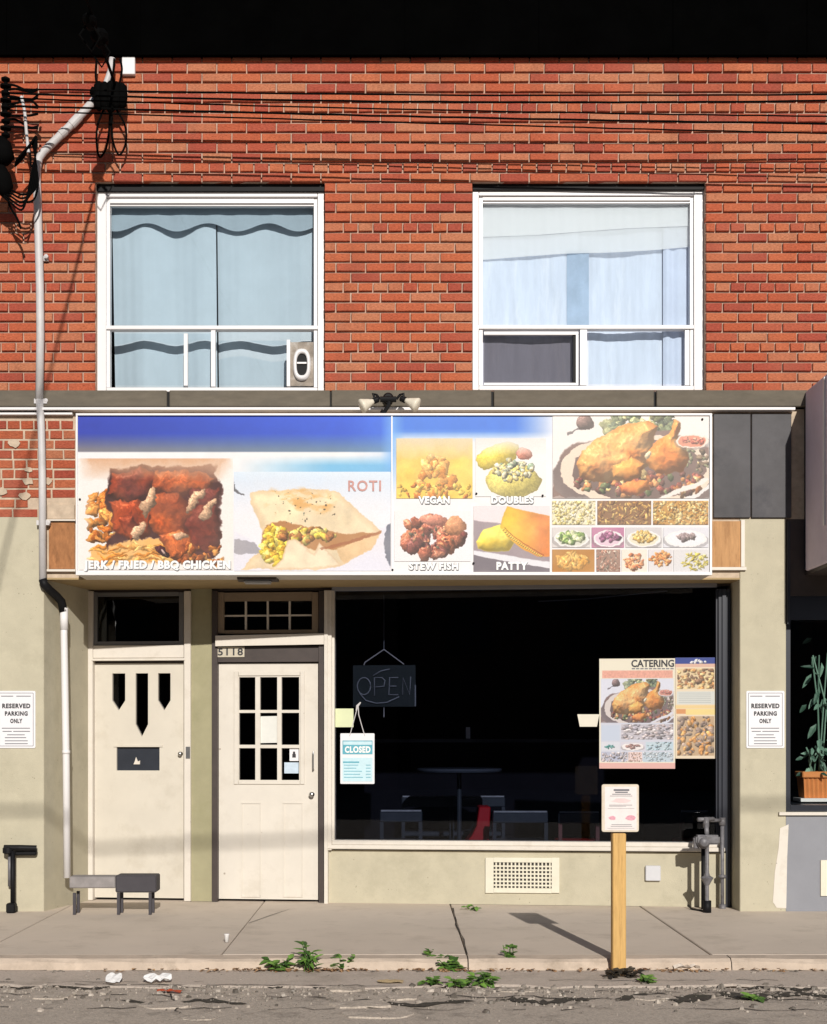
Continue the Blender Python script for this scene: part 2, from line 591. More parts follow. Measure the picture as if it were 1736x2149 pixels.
M_CHAIRGLINT = mat('chair_highlight', (.42, .44, .46), .35, .25, 14)  # pale tone standing for light on the chair tops
M_CHAIRWD = mat('reddish_wood', (.22, .08, .07), .5, .15, 10)
M_BENCH = mat('charcoal_paint', (.055, .05, .057), .75, .12, 6)
M_NEON = mat('unlit_neon', (.30, .32, .34), .3, .05)
M_CLEARBOARD = mat('smoked_acrylic', (.035, .045, .045), .3, .05)
M_WHITEVENT = mat('vent_paint', (.68, .64, .52), .6, .06, 9, .1, 50)
M_GLASS_UP = glass_mat('upper_glass', (.86, .92, .95), .015, 1.55)
M_GLASS_SHOP = glass_mat('shop_glass', (.62, .64, .70), .015, 1.38)
M_GLASS_DARK = glass_mat('door_glass', (.2, .22, .27), .02, 1.45)
M_GLASS_PL = glass_mat('planter_glass', (.93, .95, .95), .02, 1.4)
def leaf_mat(name, a, b):
    m = bpy.data.materials.new(name)
    m.use_nodes = True
    n, l = m.node_tree.nodes, m.node_tree.links
    p = n['Principled BSDF']
    p.inputs['Roughness'].default_value = .55
    g = n.new('ShaderNodeNewGeometry')
    r = n.new('ShaderNodeValToRGB')
    r.color_ramp.elements[0].color = (*a, 1)
    r.color_ramp.elements[1].color = (*b, 1)
    l.new(g.outputs['Random Per Island'], r.inputs[0])
    l.new(r.outputs[0], p.inputs['Base Color'])
    return m
M_LEAF = leaf_mat('weed_leaf', (.03, .085, .012), (.16, .30, .05))
M_LEAFDRY = leaf_mat('dry_leaf', (.20, .09, .04), (.50, .32, .17))
M_PLANT = leaf_mat('window_plant_leaf', (.012, .05, .03), (.24, .40, .30))

# ------------------------------------------------------------------ setting: ground
road = MB().add([(-150, -150, -.1), (150, -150, -.1), (150, -3.16, -.092), (-150, -3.16, -.092)], [(0, 1, 2, 3)]).build('road', M_ROAD, kind='structure')
under = MB().box(-150, 150, -2.4, 60, -.5, -.13).build('ground', M_KERB, kind='structure')
walk = bpy.data.objects.new('pavement', None)
COL.objects.link(walk)
walk['kind'] = 'structure'
YK, YE = -2.40, -2.56
joints = [-12.7, -11.05, -9.4, -7.75, -6.1, -4.48, -2.83, -1.17, .48, 2.12, 3.77, 5.4, 7.05, 8.7, 10.35, 12]
for i in range(len(joints) - 1):
    a, b = joints[i], joints[i + 1]
    tl = R.uniform(-.003, .003)
    if a < 2.9 and b > -3:
        mb = MB().prism_xy([(a + .005, YK), (b - .005, YK), (b - .005, 1.0), (a + .005, 1.0)], -.13, 0)
    else:
        mb = MB().prism_xy([(a + .005, YK), (b - .005, YK), (b - .005, .3), (a + .005, .3)], -.13, 0)
    mb.v = [v + Vector((0, 0, tl if v.z > -.05 else 0)) for v in mb.v]
    mb.build('paving_slab', M_SIDEWALK, walk, bevel=.006)
MB().prism_xy([(-13, YK + .02), (13, YK + .02), (13, .9), (-13, .9)], -.2, -.02).build('joint_bed', mat('joint_dirt', (.10, .08, .06), .95), walk)
kerb = bpy.data.objects.new('kerb', None)
COL.objects.link(kerb)
kerb['kind'] = 'structure'
kx = [-13, -10.2, -7.4, -4.6, -2.83, .48, 2.22, 4.9, 7.6, 10.3, 13]
for a, b in zip(kx[:-1], kx[1:]):
    mb = MB()
    n = 14
    rows = []
    for k in range(n + 1):
        x = a + .004 + (b - a - .008) * k / n
        j = R.uniform(-.012, .008)
        rows.append([(x, YK - .003, -.13), (x, YK - .003, -.002), (x, YE + .03 + j, -.004 + R.uniform(-.006, 0)), (x, YE + j * .8, -.028 + R.uniform(-.01, .008)), (x, YE - .012 + j * .6, -.085), (x, YE - .012, -.13)])
    for k in range(n):
        for q in range(5):
            mb.add([rows[k][q], rows[k + 1][q], rows[k + 1][q + 1], rows[k][q + 1]], [(0, 3, 2, 1)])
    mb.build('kerbstone', M_KERB, kerb)
# gutter strip with a broken outer edge
gut = MB()
n = 160
edge = [(-13 + 26 * k / n, -3.13 + R.uniform(-.05, .05) + .04 * math.sin(k * .7)) for k in range(n + 1)]
for k in range(n):
    a, b = edge[k], edge[k + 1]
    gut.add([(a[0], a[1], -.084), (b[0], b[1], -.084), (b[0], YE + .02, -.078), (a[0], YE + .02, -.078)], [(0, 1, 2, 3)])
    gut.add([(a[0], a[1] - .02, -.097), (b[0], b[1] - .02, -.097), (b[0], b[1], -.084), (a[0], a[1], -.084)], [(0, 1, 2, 3)])
gut.build('gutter', M_GUTTER, kind='structure')
# crack across a slab, crack lines and rubble
crack_m = mat('crack_dirt', (.03, .025, .02), .95)
def crack(pts, wd, z, name='crack', parent=None):
    mb = MB()
    prev = None
    for i, (x, y) in enumerate(pts):
        d = Vector((pts[min(i + 1, len(pts) - 1)][0] - pts[max(i - 1, 0)][0], pts[min(i + 1, len(pts) - 1)][1] - pts[max(i - 1, 0)][1]))
        d.normalize()
        ww = wd * R.uniform(.12, .75)
        if name == 'crack' and wd > .0055 and len(pts) > 8 and R.random() < .22:
            prev = None
            continue
        cur = ((x - d.y * ww, y + d.x * ww, z), (x + d.y * ww, y - d.x * ww, z))
        if prev:
            mb.add([prev[0], prev[1], cur[1], cur[0]], [(0, 1, 2, 3)])
        prev = cur
    return mb.build(name, crack_m, parent)
def wander(x0, y0, x1, y1, n, amp):
    return [(x0 + (x1 - x0) * k / n + R.uniform(-amp, amp) * .4, y0 + (y1 - y0) * k / n + R.uniform(-amp, amp)) for k in range(n + 1)]
crack([(.49, .2), (.487, -.2), (.484, -.6), (.47, -.9), (.475, -1.1), (.482, -1.4), (.495, -1.7), (.486, -2.0), (.48, -2.4)], .011, .005, name='joint_crack', parent=walk)
crack([(-.9, .12), (-1.02, -.3), (-1.15, -.8)], .005, .005, parent=walk)
for (x0, y0, x1, y1, nn, am, wd, z) in [(-4, -2.585, 4.5, -2.585, 110, .010, .009, -.0745), (-4, -3.05, -1.2, -3.0, 40, .02, .008, -.0785),
                                        (-2, -3.1, .6, -3.16, 40, .03, .012, -.0785), (.9, -2.96, 4.2, -2.92, 50, .03, .008, -.0785),
                                        (-4, -3.32, -.4, -3.5, 50, .04, .013, -.0865), (-.5, -3.45, 4.4, -3.62, 60, .05, .016, -.0865),
                                        (.4, -3.3, 4.4, -3.36, 60, .05, .012, -.0865), (-4, -3.8, 4.4, -3.92, 90, .05, .012, -.0865),
                                        (-1.4, -3.2, -1.2, -4.0, 14, .05, .009, -.086), (1.9, -3.2, 2.3, -4.0, 14, .05, .009, -.086), (3.0, -2.9, 2.75, -3.5, 12, .03, .007, -.077)]:
    crack(wander(x0, y0, x1, y1, nn, am), wd, z, parent=road)
rub = MB()
for k in range(3200):
    x = R.uniform(-4.2, 4.6)
    y = -3.12 - abs(R.gauss(0, .35)) if R.random() < .8 else R.uniform(-3.2, -2.6)
    if R.random() < .2: y = -2.6 - abs(R.gauss(0, .03))
    s = R.choice([.003, .003, .004, .004, .005, .005, .006, .007, .009, .013, .02]) * R.uniform(.7, 1.3)
    a = R.uniform(0, 6)
    z0_, z1_ = -.1, -.086 + s * R.uniform(.3, .8)
    lo = [(x + s * math.cos(a + q * 1.05) * R.uniform(.8, 1.3), y + s * math.sin(a + q * 1.05) * R.uniform(.7, 1.2), z0_) for q in range(6)]
    mi = [(x + (p[0] - x) * R.uniform(.55, .95), y + (p[1] - y) * R.uniform(.55, .95), z1_ - s * R.uniform(0, .4)) for p in lo]
    rub.add(lo + mi + [(x, y, z1_ + s * .1)], [(q, (q + 1) % 6, (q + 1) % 6 + 6, q + 6) for q in range(6)] + [(q + 6, (q + 1) % 6 + 6, 12) for q in range(6)])
rub.build('rubble', leaf_mat('grit_stone', (.10, .085, .07), (.46, .40, .34)), kind='stuff')

# ------------------------------------------------------------------ the building
bld = thing('brick_building', 'two storey red brick shop building with a beige plastered ground floor', 'building')
def bpart(mb, name, m, **k):
    return mb.build(name, m, bld, **k)
ZB = PZ(820)                    # underside of the brickwork
PITCH, BL, BJ = .0838, .25, .012
WIN = [(PX(200), PX(681.5)), (PX(991.5), PX(1482))]
ZWT = ZB + 21 * PITCH           # window head
ZTOP = PZ(121)
bw = MB().plate([(-4.6, ZB - .012), (4.6, ZB - .012), (4.6, ZTOP + .5), (-4.6, ZTOP + .5)],
                [[(a, ZB - .006), (b, ZB - .006), (b, ZWT), (a, ZWT)] for a, b in WIN], .024, .25).build('brick_wall', M_MORTAR, bld)
def brick_shape(L, H, rng, D=.10):
    e = .004
    v = []
    for (x, z) in ((-L / 2, -H / 2), (L / 2, -H / 2), (L / 2, H / 2), (-L / 2, H / 2)):
        v.append((x + rng.uniform(-.002, .002), e + rng.uniform(0, .002), z + rng.uniform(-.0015, .0015)))
    f = []
    for (x, z) in ((-L / 2 + e, -H / 2 + e), (L / 2 - e, -H / 2 + e), (L / 2 - e, H / 2 - e), (-L / 2 + e, H / 2 - e)):
        f.append((x + rng.uniform(-.001, .001), rng.uniform(-.002, .002), z + rng.uniform(-.001, .001)))
    b = [(x, D, z) for x, z in ((-L / 2, -H / 2), (L / 2, -H / 2), (L / 2, H / 2), (-L / 2, H / 2))]
    vs = f + v + b
    fs = [(0, 1, 2, 3)]
    for i in range(4):
        j = (i + 1) % 4
        fs += [(4 + i, 4 + j, j, i), (8 + i, 8 + j, 4 + j, 4 + i)]
    return vs, fs
pieces = []     # x0, x1, z0, z1
for row in range(0, 35):
    z0 = ZB + row * PITCH
    header = row % 6 == 4
    step = BL / 2 if header else BL
    off = (BL / 2 if row % 2 else 0) if not header else BL / 4
    spans = [(-4.55, 4.55)]
    if row < 21:
        spans = [(-4.55, WIN[0][0]), (WIN[0][1], WIN[1][0]), (WIN[1][1], 4.55)]
    for a, b in spans:
        cuts = [a]
        k = math.floor((a - off) / step)
        while off + k * step < b:
            x = off + k * step
            if x > cuts[-1] + .07 and x < b - .07:
                cuts.append(x)
            k += 1
        cuts.append(b)
        for x0, x1 in zip(cuts[:-1], cuts[1:]):
            x0j = x0 + (BJ / 2 if x0 != a or row >= 21 else .001)
            x1j = x1 - (BJ / 2 if x1 != b or row >= 21 else .001)
            pieces.append((x0j, x1j, z0 + .0, z0 + PITCH - .0175, row))
vis = lambda p: p[1] > PX(0) + .03 and p[0] < PX(1736) - .03
cand = sorted([p for p in pieces if vis(p) and p[4] < 21], key=lambda p: (-(p[1] - p[0] > .1), p[4]))[:300]
chosen = set(cand)
cache = {}
rb = random.Random(3)
for p in cand:
    L, H = p[1] - p[0], p[3] - p[2]
    key = (round(L, 2), rb.randrange(4))
    if key not in cache:
        vs, fs = brick_shape(1, 1, rb)
        me = bpy.data.meshes.new('brick')
        vs, fs = brick_shape(key[0], H, rb)
        me.from_pydata(vs, [], fs)
        me.materials.append(M_BRICK)
        cache[key] = me
    o = bpy.data.objects.new('brick', cache[key])
    COL.objects.link(o)
    o.parent = bw
    o.location = ((p[0] + p[1]) / 2, R.uniform(-.002, .003), (p[2] + p[3]) / 2)
    o.rotation_euler = (R.uniform(-.01, .01), R.uniform(-.006, .006), R.uniform(-.008, .008))
    o.scale = (L / key[0], 1, 1)
mb = MB()
for p in pieces:
    if p in chosen: continue
    vs, fs = brick_shape(p[1] - p[0], p[3] - p[2], rb)
    c = Vector(((p[0] + p[1]) / 2, R.uniform(-.002, .003), (p[2] + p[3]) / 2))
    mb.add([c + Vector(v) for v in vs], fs)
mb.build('brickwork', M_BRICKS, bw, kind='stuff')
bpart(MB().box(-4.7, 4.7, -.05, .3, ZTOP, ZTOP + .75), 'border_band', M_BLACK)  # black border band, given depth as if it were roof flashing
for k in range(9):
    x = -4.4 + k * 1.12
    MB().box(x, x + .03, -.062, -.0505, ZTOP + .004, ZTOP + .75).build('border_band_seam', M_BLACK, [o for o in bld.children if o.name == 'border_band'][0])
MB().box(-4.7, 4.7, -.066, -.0505, ZTOP - .006, ZTOP + .012).build('border_band_lip', M_BLACK, [o for o in bld.children if o.name == 'border_band'][0])
bpart(MB().box(-4.6, 4.6, .25, 9, 7.3, 7.4), 'roof', M_BLACK)
bpart(MB().box(-4.6, -4.4, .25, 9, 0, 7.3), 'side_wall', M_STUCCO)
bpart(MB().box(4.4, 4.6, .25, 9, 0, 7.3), 'side_wall', M_STUCCO)
bpart(MB().box(-4.4, 4.4, 8.8, 9, 0, 7.3), 'rear_wall', M_STUCCO)
bpart(MB().box(-4.4, 4.4, .25, 8.8, 3.1, 3.3), 'upper_floor', M_INTERIOR)

# stone ledge under the windows, in segments
ledge = bpart(MB().box(-4.6, 4.6, -.02, .25, PZ(857) + .004, ZB - .014), 'stone_ledge', M_BLACKMET)
lx = [-4.6, PX(-160), PX(355), PX(694), PX(1033), PX(1373), 4.6]
for a, b in zip(lx[:-1], lx[1:]):
    g0 = .011 if abs(b - PX(694)) > .01 else .003
    mbx = MB().box(a + .011, b - g0, -.055 + R.uniform(-.006, .004), .02, PZ(856), ZB - .008)
    mbx.build('ledge_stone', M_LEDGE, ledge, bevel=.006)
bpart(MB().box(-4.6, PX(1664), -.075, .011, PZ(864), PZ(859)), 'drip_flashing', M_WHITEMET)
bpart(MB().box(-4.6, PX(154), -.04, .011, PZ(872), PZ(868)), 'drip_flashing', M_WHITEMET)

# wall behind and beside the sign
fw = MB()
fw.box(PX(92), PX(1553), .012, .25, 2.80, PZ(858))
fw.box(-4.6, PX(92), .012, .25, PZ(1085), PZ(858))
fw.box(PX(1553), 4.6, .012, .25, PZ(1089), PZ(858))
oldwall = bpart(fw, 'old_brick_wall', M_OLDMORTAR)
ro = random.Random(11)
zz = PZ(1086)
row = 0
while zz + .07 < PZ(872):
    x = -4.5 + (row % 2) * .11 + ro.uniform(-.02, .02)
    while x < PX(156):
        L = ro.choice([.2, .2, .2, .098])
        if row == 9: L = .098
        x1 = min(x + L, PX(157))
        if x1 - x > .05 and x1 > PX(-160) and not (zz < PZ(1055) and x1 > PX(96)):
            vs, fs = brick_shape(x1 - x, .068, ro)
            me = bpy.data.meshes.new('brick')
            me.from_pydata(vs, [], fs)
            me.materials.append(M_OLDBRICK)
            o = link('brick', me, oldwall)
            o.location = ((x + x1) / 2, .004 + ro.uniform(-.003, .004), zz + .036)
        x += L + .014
    zz += .0825
    row += 1
# smears of old mortar on those bricks
for px, py, r in ((30, 930, .055), (58, 1010, .05), (52, 1040, .05), (5, 1030, .05), (100, 1010, .04), (115, 1062, .05), (60, 985, .035)):
    c = P(px, py, -.004)
    pts = [(c.x + r * math.cos(a * .63) * ro.uniform(.6, 1.15), c.z + r * .8 * math.sin(a * .63) * ro.uniform(.5, 1.1)) for a in range(10)]
    MB().prism_xz(pts, -.006, .02).build('mortar_smear', M_OLDMORTAR, oldwall)
MB().box(PX(100), PX(157), -.012, .02, PZ(1090), PZ(1059)).build('concrete_block', M_OLDMORTAR, oldwall, bevel=.005)
bpart(MB().box(PX(103), PX(157), -.004, .02, PZ(1194), PZ(1097)), 'wall_panel', M_OSB, label='stained brown board beside the pipe')
bpart(MB().box(PX(100), PX(160), -.03, .012, PZ(1200), PZ(1195.5)), 'board_trim', M_WHITEPAINT)
bpart(MB().box(PX(92), PX(160), -.03, .012, PZ(1094), PZ(1091)), 'board_trim', M_WHITEPAINT)
for a, b in ((1497, 1574.5), (1577, 1660)):
    mbx = MB().box(PX(a), PX(b), -.018, .013, PZ(1087), PZ(869))
    bpart(mbx, 'metal_panel', M_METAL, bevel=.004)
bpart(MB().box(PX(1492), PX(1554), -.006, .013, PZ(1190), PZ(1094)), 'wall_panel', M_PLY, label='bare brown plywood beside the menu sign')
bpart(MB().box(PX(1554.5), PX(1562), -.02, .013, PZ(1190), PZ(1092)), 'board_trim', M_WHITEPAINT)
bpart(MB().box(PX(1492), PX(1565), -.03, .013, PZ(1197), PZ(1191)), 'board_trim', M_WHITEPAINT)

# pillars
bpart(MB().prism_xy([(-4.6, 0), (PX(92), 0), (-2.742, .86), (-2.742, 1.0), (-4.6, 1.0)], -.05, PZ(1085)), 'pillar', M_STUCCO, bevel=.006)
bpart(MB().prism_xy([(PX(1553), 0), (PX(1650), 0), (PX(1650), .45), (2.885, .45)], -.05, PZ(1089)), 'pillar', M_STUCCO, bevel=.006)
# thick white paint run down the edge of the pillar
pts = [(1637, 1738), (1655, 1730), (1652, 1800), (1650, 1906), (1630, 1905), (1622, 1893), (1626, 1830), (1634, 1780)]
bpart(MB().prism_xz([(PX(a), PZ(b)) for a, b in pts], -.004, .02), 'paint_patch', M_WHITEPAINT)

# soffit over the recess
SIGN_Y = -.36
bpart(MB().prism_xy([(PX(160, SIGN_Y) + .01, SIGN_Y + .02), (PX(1494, SIGN_Y) - .01, SIGN_Y + .02), (PX(1494, SIGN_Y) - .01, .0), (PX(1553), .0), (2.885, .45), (-2.742, 1.0), (PX(92), .0), (PX(160, SIGN_Y) + .01, .0)], 2.785, 2.80), 'soffit', M_SOFFIT)

# ------------------------------------------------------------------ upper windows
def fb(mb, px0, px1, py0, py1, y0, y1):
    return mb.box(PX(px0, y0), PX(px1, y0), y0, y1, PZ(py1, y0), PZ(py0, y0))
def upper_window(ox0, ox1, oy0, oy1, g, low, name_label):
    yf = .09
    fr = MB()
    gx0, gx1, gy0, gy1 = g
    fb(fr, ox0, gx0 - 8, oy0, oy1, yf, yf + .09)
    fb(fr, gx1 + 8, ox1, oy0, oy1, yf, yf + .09)
    fb(fr, gx0 - 7.5, gx1 + 7.5, oy0, oy0 + 12, yf + .001, yf + .09)
    fb(fr, gx0 - 7.5, gx1 + 7.5, oy1 - 9, oy1, yf - .004, yf + .09)
    root = fr.build('window', M_WHITEMET, bld, bevel=.004, label=name_label)
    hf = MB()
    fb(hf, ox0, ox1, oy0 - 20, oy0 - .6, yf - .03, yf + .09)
    hf.build('head_shade_strip', M_BLACKMET, root)  # black strip imitating the lintel's shade above the frame
    s = MB()
    # inner stepped frame
    fb(s, gx0 - 7, gx0, oy0 + 12.5, oy1 - 9.5, yf + .03, yf + .10)
    fb(s, gx1, gx1 + 7, oy0 + 12.5, oy1 - 9.5, yf + .03, yf + .10)
    fb(s, gx0 + .2, gx1 - .2, oy0 + 12.5, gy0 - 6, yf + .025, yf + .10)
    fb(s, gx0 + .2, gx1 - .2, gy0 - 5.5, gy0, yf + .045, yf + .10)
    s.build('inner_frame', M_WHITEMET, root)
    t = MB()
    fb(t, gx0 - 9, gx1 + 9, gy1, gy1 + 8, yf + .012, yf + .099)
    t.build('transom_bar', M_WHITEMET, root, bevel=.004)
    for (a, b, c, d, yy) in [(gx0 + .3, gx1 - .3, gy0 + .3, gy1 - .3, yf + .07)] + low:
        MB().add([P(a, d, yy), P(b, d, yy), P(b, c, yy), P(a, c, yy)], [(0, 1, 2, 3)]).build('pane', M_GLASS_UP, root)
    return root
wl = upper_window(201, 680.5, 401, 822, (231, 659, 432, 683), [(240, 444, 700, 809, .175), (453, 602, 715, 809, .16)], 'white framed window with wavy blue grey curtain')
m = MB()
fb(m, 443, 452, 693, 811, .105, .17)
m.build('mullion', M_WHITEMET, wl)
m = MB()
fb(m, 386, 394, 700, 809, .125, .165)
m.build('sash_stile', M_WHITEMET, wl)
m = MB()
fb(m, 602, 609, 713, 810, .115, .165)
m.build('sash_stile', M_WHITEMET, wl)
m = MB()
fb(m, 609.5, 658, 718, 810, .15, .17)
m.build('vent_panel', mat('aged_panel', (.27, .23, .19), .8, .3, 12, .3, 60, stain=(.58, .56, .53), stain_scale=7, stain_amt=.9), wl)
c = P(634, 766, .15)
ring = MB()
N = 28
def oval(rx, rz, y, dz=0):
    return [Vector((c.x + rx * math.copysign(abs(math.cos(2 * PI * k / N)) ** .75, math.cos(2 * PI * k / N)), y, c.z + dz + rz * math.copysign(abs(math.sin(2 * PI * k / N)) ** .75, math.sin(2 * PI * k / N)))) for k in range(N)]
loops = [oval(.075, .135, .15), oval(.07, .13, .115), oval(.048, .098, .11), oval(.044, .09, .145)]
ring.add([v for lp in loops for v in lp], [(i * N + k, i * N + (k + 1) % N, (i + 1) * N + (k + 1) % N, (i + 1) * N + k) for i in range(3) for k in range(N)])
ring.build('vent_collar', M_WHITEMET, wl, smooth=True)
MB().prism_xz([(v.x, v.z) for v in oval(.046, .092, .13)], .138, .149).build('vent_hole', M_BLACKMET, wl)
MB().box(c.x - .04, c.x + .04, .12, .137, c.z + .004, c.z + .018).build('vent_crossbar', M_WHITEMET, wl)

wr = upper_window(992, 1478, 398, 818.5, (1013, 1449, 426, 682), [(1236, 1438, 696, 806, .165)], 'white framed window with pale sheer curtain and dark sash')
m = MB()
fb(m, 1218, 1232, 692, 808, .105, .17)
m.build('mullion', M_WHITEMET, wr)
m = MB()
fb(m, 1016, 1214, 696, 702, .118, .16)
fb(m, 1209, 1214, 702.5, 803, .118, .16)
fb(m, 1016, 1214, 803.5, 808, .118, .16)
m.build('screen_frame', M_WHITEMET, wr)
m = MB()
fb(m, 1203, 1208.5, 703, 803, .13, .165)
m.build('screen_edge', M_BLACKMET, wr)
MB().add([P(1016, 803, .17), P(1203, 803, .17), P(1203, 703, .17), P(1016, 703, .17)], [(0, 1, 2, 3)]).build('insect_screen', glass_mat('screen_mesh', (.42, .41, .43), .6, 1.2), wr)
m = MB()
fb(m, 1438, 1447, 692, 808, .12, .17)
m.build('sash_stile', M_WHITEMET, wr)
# rooms behind
for a, b in WIN:
    rm = MB()
    x0, x1, z0, z1 = a - .5, b + .5, ZB - .3, 7.2
    y0, y1 = .255, 3.0
    rm.add([(x0, y0, z0), (x1, y0, z0), (x1, y1, z0), (x0, y1, z0), (x0, y0, z1), (x1, y0, z1), (x1, y1, z1), (x0, y1, z1)],
           [(0, 1, 2, 3), (4, 7, 6, 5), (1, 5, 6, 2), (2, 6, 7, 3), (3, 7, 4, 0)])
    bpart(rm, 'upper_room', M_UPROOM)
# curtains
def curtain(name, x0, x1, z0, z1, y, amp, wave, m, label, fine=0.0, seed=1, flare=0.0, cut=None):
    rr = random.Random(seed)
    mb = MB()
    nx, nz = 150, 8
    ph = rr.uniform(0, 6)
    grid = []
    for i in range(nx + 1):
        u = i / nx
        x = x0 + (x1 - x0) * u
        zb = z0 + (cut(x) if cut else 0)
        for j in range(nz + 1):
            v = j / nz
            a = amp * (1 + flare * (1 - v) * 4)
            yy = y + flare * (1 - v) * .12 + a * math.sin((x - x0) / wave * 2 * PI + ph) + fine * math.sin((x - x0) * 37 + v * .6 + ph) * (1.1 - v * .3) + fine * .6 * math.sin((x - x0) * 83 + 1 + v)
            grid.append((x, yy, zb + (z1 - zb) * v))
    for i in range(nx):
        for j in range(nz):
            a = i * (nz + 1) + j
            mb.f.append((a, a + nz + 1, a + nz + 2, a + 1))
    mb.v = [Vector(g) for g in grid]
    o = mb.build(name, m, smooth=True)
    tag(o, label, 'curtain')
    return o
curtain('curtain', PX(236, .3), PX(454, .3), ZB + .02, 6.4, .245, .006, .52, M_CURTAIN, 'blue grey curtain in the window beside the pipe, nearer the pipe', .0014, 4, 1.3)
curtain('curtain', PX(456.5, .3), PX(672, .3), ZB + .02, 6.4, .248, .006, .60, M_CURTAIN, 'blue grey curtain behind the oval window vent', .0014, 9, 1.3)
curtain('curtain_shade', PX(228, .22), PX(668, .22), PZ(476, .22), 6.4, .232, .003, .26, mat('shaded_cloth', (.34, .395, .44), .9, .05, 5), 'darker blue grey valance with a wavy hem over the blue grey curtains', .001, 3, 0.0, lambda x: .035 * math.sin((x - PX(276, .22)) / .52 * 2 * PI))  # window head's wavy shadow put in as darker cloth
curtain('curtain', PX(1004, .22), PX(1216, .22), ZB + .02, 6.4, .225, .010, .7, M_CURTAIN2, 'white sheer curtain behind the dark insect screen', .002, 5)
curtain('curtain', PX(1215, .22), PX(1458, .22), ZB + .02, 6.4, .245, .010, .6, M_CURTAIN2, 'white sheer curtain above the pale sliding sash, away from the screen', .002, 6)
for k_, (py_, y_, lb_) in enumerate(((486, .184, 'shorter white sheer blind at the top of the pale window'), (532, .192, 'longer white sheer blind overlapping the top of the blue cloth strip'))):  # added white sheets stand for the sky's reflection in the panes
    curtain('glare_sheet', PX(1006, y_), PX(1455, y_), PZ(py_, y_), 6.4, y_, .002, .5, M_GLARE, lb_, .001, 7 + k_, 0.0, lambda x, k=k_: .055 * (x - 1.6) + .006 * math.sin(x * (4 + k) + k))['group'] = 'layered glare sheets'
curtain('curtain_lining', PX(1190, .205), PX(1236, .205), PZ(684, .205), PZ(527, .205), .205, .004, .3, mat('blue_lining', (.40, .48, .60), .9, .15, 4), 'blue cloth strip hanging in front of the white sheer curtains', .002, 8)
curtain('curtain_lining', PX(1392, .205), PX(1455, .205), ZB + .02, 6.3, .21, .008, .11, mat('lavender_sheer', (.60, .63, .74), .9, .06, 4), 'gathered lavender edge of the sheer curtain farthest from the screen', .003, 12)

# ------------------------------------------------------------------ shop front (in its own slanted plane)
def sb(mb, px0, px1, py0, py1, w0, w1, zlo=None, zhi=None):
    pm = (px0 + px1) / 2
    return mb.box(SS(px0, w0), SS(px1, w0), w0, w1, SZ(pm, py1, w0) if zlo is None else zlo, SZ(pm, py0, w0) if zhi is None else zhi)
def spart(mb, name, m, parent=None, **k):
    return mb.build(name, m, parent or bld, M=FM, **k)
ZS = 2.784
# plaster strips
spart(sb(MB(), 401, 444.5, 0, 0, 0, .15, 0, ZS), 'plaster_strip', M_STUCCO2)
spart(MB().box(-.12, SS(177.5, 0), .0, .15, 0, ZS), 'plaster_strip', M_STUCCO2)
bulk = sb(MB(), 682, 1531, 1787, 0, 0, .15, 0)
spart(bulk, 'bulkhead', M_STUCCO)
spart(sb(MB(), 178, 1533, 0, 0, .02, .14, SZ(600, 1239), ZS), 'head_board', M_BROWNFR)
# door beside the downpipe
ZD = SZ(290, 1392, .04)
f1 = MB()
sb(f1, 178, 194.5, 0, 0, -.03, .12, 0, SZ(186, 1240, -.03))
sb(f1, 386, 400, 0, 0, -.03, .12, 0, SZ(393, 1240, -.03))
df1 = spart(f1, 'door_frame', M_WHITEPAINT, bevel=.005, label='white frame of the cream door')
spart(sb(MB(), 195, 385.5, 1354, 1381, -.02, .11), 'lintel', M_WHITEPAINT, df1, bevel=.005)
spart(sb(MB(), 192, 389, 1381.5, 1386, -.036, .05), 'lintel_lip', M_WHITEPAINT, df1)
spart(sb(MB(), 195, 385.5, 1386.5, 1392, .05, .11), 'lintel_rebate', M_BROWNFR, df1)
tr = spart(sb(sb(sb(sb(MB(), 195, 204, 1243, 1353.5, .0, .06), 376, 385.5, 1243, 1353.5, .0, .06), 204.5, 375.5, 1243, 1251, .0, .06), 204.5, 375.5, 1346, 1353.5, .0, .06), 'fanlight', mat('grey_frame', (.16, .16, .165), .6, .1), label='dark fanlight over the cream door')
spart(sb(MB(), 204, 376, 1250, 1347, .03, .036), 'pane', M_GLASS_DARK, tr)
d1o = [(SS(195, .04), .02), (SS(385.5, .04), .02), (SS(385.5, .04), ZD), (SS(195, .04), ZD)]
holes = []
for a, b, t, s_, tip in ((236, 263, 1413, 1470, 1491), (285, 311, 1413, 1520, 1546), (332, 358, 1413, 1470, 1491)):
    holes.append([(SS(a, .04), SZ(290, t, .04)), (SS(a, .04), SZ(290, s_, .04)), (SS((a + b) / 2, .04), SZ(290, tip, .04)), (SS(b, .04), SZ(290, s_, .04)), (SS(b, .04), SZ(290, t, .04))])
mslot = [(SS(245, .04), SZ(290, 1568, .04)), (SS(245, .04), SZ(290, 1617, .04)), (SS(335, .04), SZ(290, 1617, .04)), (SS(335, .04), SZ(290, 1568, .04))]
door1 = spart(MB().plate(d1o, holes + [mslot], .04, .085), 'door', M_DOOR, label='cream door with three pointed slit panes and a mail slot')
for h in holes:
    spart(MB().prism_xz(h, .072, .078), 'pane', M_GLASS_DARK, door1)
spart(MB().prism_xz(mslot, .066, .074), 'mail_slot', mat('slate_metal', (.02, .024, .034), .4, .2), door1)
spart(sb(MB(), 238, 341, 1563, 1567.5, .03, .06), 'mail_hood', M_DOOR, door1)
cc = (SS(287, .06), SZ(290, 1597, .06))
